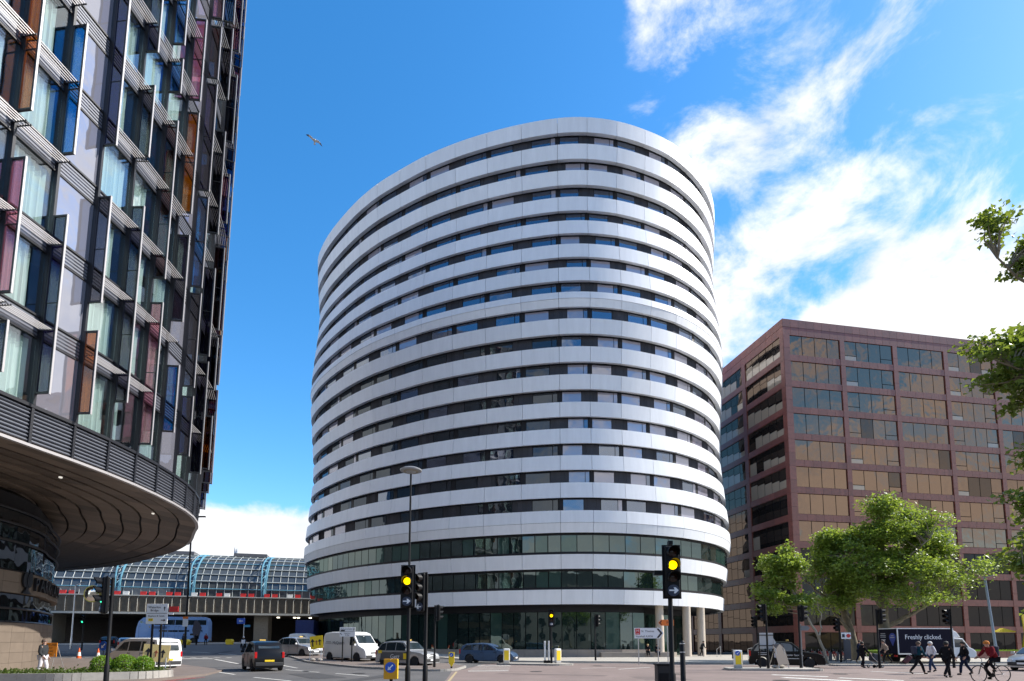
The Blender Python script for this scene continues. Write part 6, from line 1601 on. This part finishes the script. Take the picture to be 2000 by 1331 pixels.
# pram and suitcase
pm = thing('pram', 'dark pushchair with grey wheels beside the push-button signal', 'pram', (24.0, 37.9, .006), radians(10))
MB().prism([(-.05, .5), (.5, .35), (.62, .6), (.3, .95), (.0, .98)], -.22, .22).build('seat_shell', mat('pram_fabric', (.03, .035, .05), .8), pm, bevel=.05); MB().tube([(-.28, -.22, 1.02), (-.1, -.22, .7), (.55, -.22, .12)], .014, 6).build('frame_tube', STEEL, pm); MB().tube([(-.28, .22, 1.02), (-.1, .22, .7), (.55, .22, .12)], .014, 6).build('frame_tube', STEEL, pm); MB().tube([(-.28, -.22, 1.02), (-.28, .22, 1.02)], .016, 6).build('handle', BLACK, pm)
for x, s in ((.58, -1), (.58, 1), (-.05, -1), (-.05, 1)): wheel(pm, x, s*.24, .11, .05)
sc2 = thing('suitcase', 'dark red wheeled suitcase trailing behind the stooping man', 'suitcase', (28.9, 42.0, .12), radians(170))
MB().xf(Matrix.Rotation(-.75, 4, 'Y') @ Matrix.Translation((0, 0, .42))).box((0, 0, 0), (.26, .44, .66)).build('case', mat('suitcase_red', (.06, .012, .02), .7, var=.2), sc2, bevel=.05); MB().tube([(-.5, -.12, .6), (-.85, -.1, .92)], .01, 5).build('handle', STEEL, sc2); MB().xf(Matrix.Translation((.05, 0, .05)) @ Matrix.Rotation(pi/2, 4, 'X')).lathe([(.05, -.2), (.05, .2)], 10).build('wheels', RUBBER, sc2)

# ------------------------------------------------------------------ gull
gu = thing('gull', 'gull gliding in the clear blue sky left of the tower', 'bird', (-17.2, 45, 45.2), radians(20))
GW, GK = mat('gull_white', (.75, .74, .72), .8), mat('gull_dark', (.1, .08, .08), .8)
MB().tube([(-.05, .32, .02), (0, .2, .03), (0, 0, 0), (0, -.2, -.03), (.02, -.32, -.08)], [.02, .06, .085, .06, .015], 10).build('body', GW, gu, True)
def wing(s, pts): 
    mb = MB(); n = len(pts)
    for i in range(n-1):
        (x0, z0, c0), (x1, z1, c1) = pts[i], pts[i+1]
        mb.hexa([(x0, c0/2, z0), (x1, c1/2+.02, z1), (x1, -c1/2, z1), (x0, -c0/2, z0)], [(x0, c0/2, z0+.02), (x1, c1/2+.02, z1+.015), (x1, -c1/2, z1+.015), (x0, -c0/2, z0+.02)])
    return mb
wing(-1, [(-.06, .02, .26), (-.35, .26, .24), (-.5, .33, .2)]).build('wing', GW, gu); wing(-1, [(-.5, .33, .2), (-.62, .35, .12), (-.72, .345, .02)]).build('wing_tip', GK, gu)
wing(1, [(.06, .02, .26), (.3, .02, .24), (.45, -.1, .2)]).build('wing', GW, gu); wing(1, [(.45, -.1, .2), (.56, -.22, .12), (.63, -.32, .02)]).build('wing_tip', GK, gu)
MB().prism([(-.08, 0), (.08, 0), (.03, .02), (-.03, .02)], .3, .42).build('tail', GW, gu)

# ------------------------------------------------------------------ what stands behind the photographer (seen only in the glass)
hall = thing('stone_hall', 'long pale stone hall across the road, seen only as a reflection', 'building', (0, -44, 0))
HST = mat('portland_stone', (.42, .39, .34), .8, var=.15, vscale=.4)
MB().box((0, -52, 9), (150, 16, 18)).build('wall', HST, hall, world=True); MB().prism([(-75, 18), (75, 18), (72, 23), (-72, 23)], -58, -46).build('roof', mat('hall_slate', (.1, .11, .12), .7), hall, world=True)
wm = MB().box((0, 0, 0), (1.6, .2, 2.4)).mesh('hall_window', CARGLASS)
for k in range(-16, 17):
    for z in (3.2, 8.2, 13.2): child('window', wm, hall, (k*4.4, .02, z))
for i, (x, z_) in enumerate(((-8, -24), (9, -27), (24, -22), (40, -26))):
    tree('plane tree behind the photographer, tree %s along the far kerb' % 'one two three four'.split()[i], (x, z_, 0), [(x, z_, 0), (x+.1, z_, 4), (x, z_, 9)], [([(x, z_, 4), (x+2, z_, 7)], .2, .06), ([(x, z_, 4.5), (x-2, z_, 7.5)], .2, .06)], [(x, z_, 10, 4, 4, 3.6), (x+2.4, z_, 8, 3, 3, 2.4), (x-2.4, z_, 7.6, 3, 3, 2.4)], 2600, .6, 40+i, spread=.9)
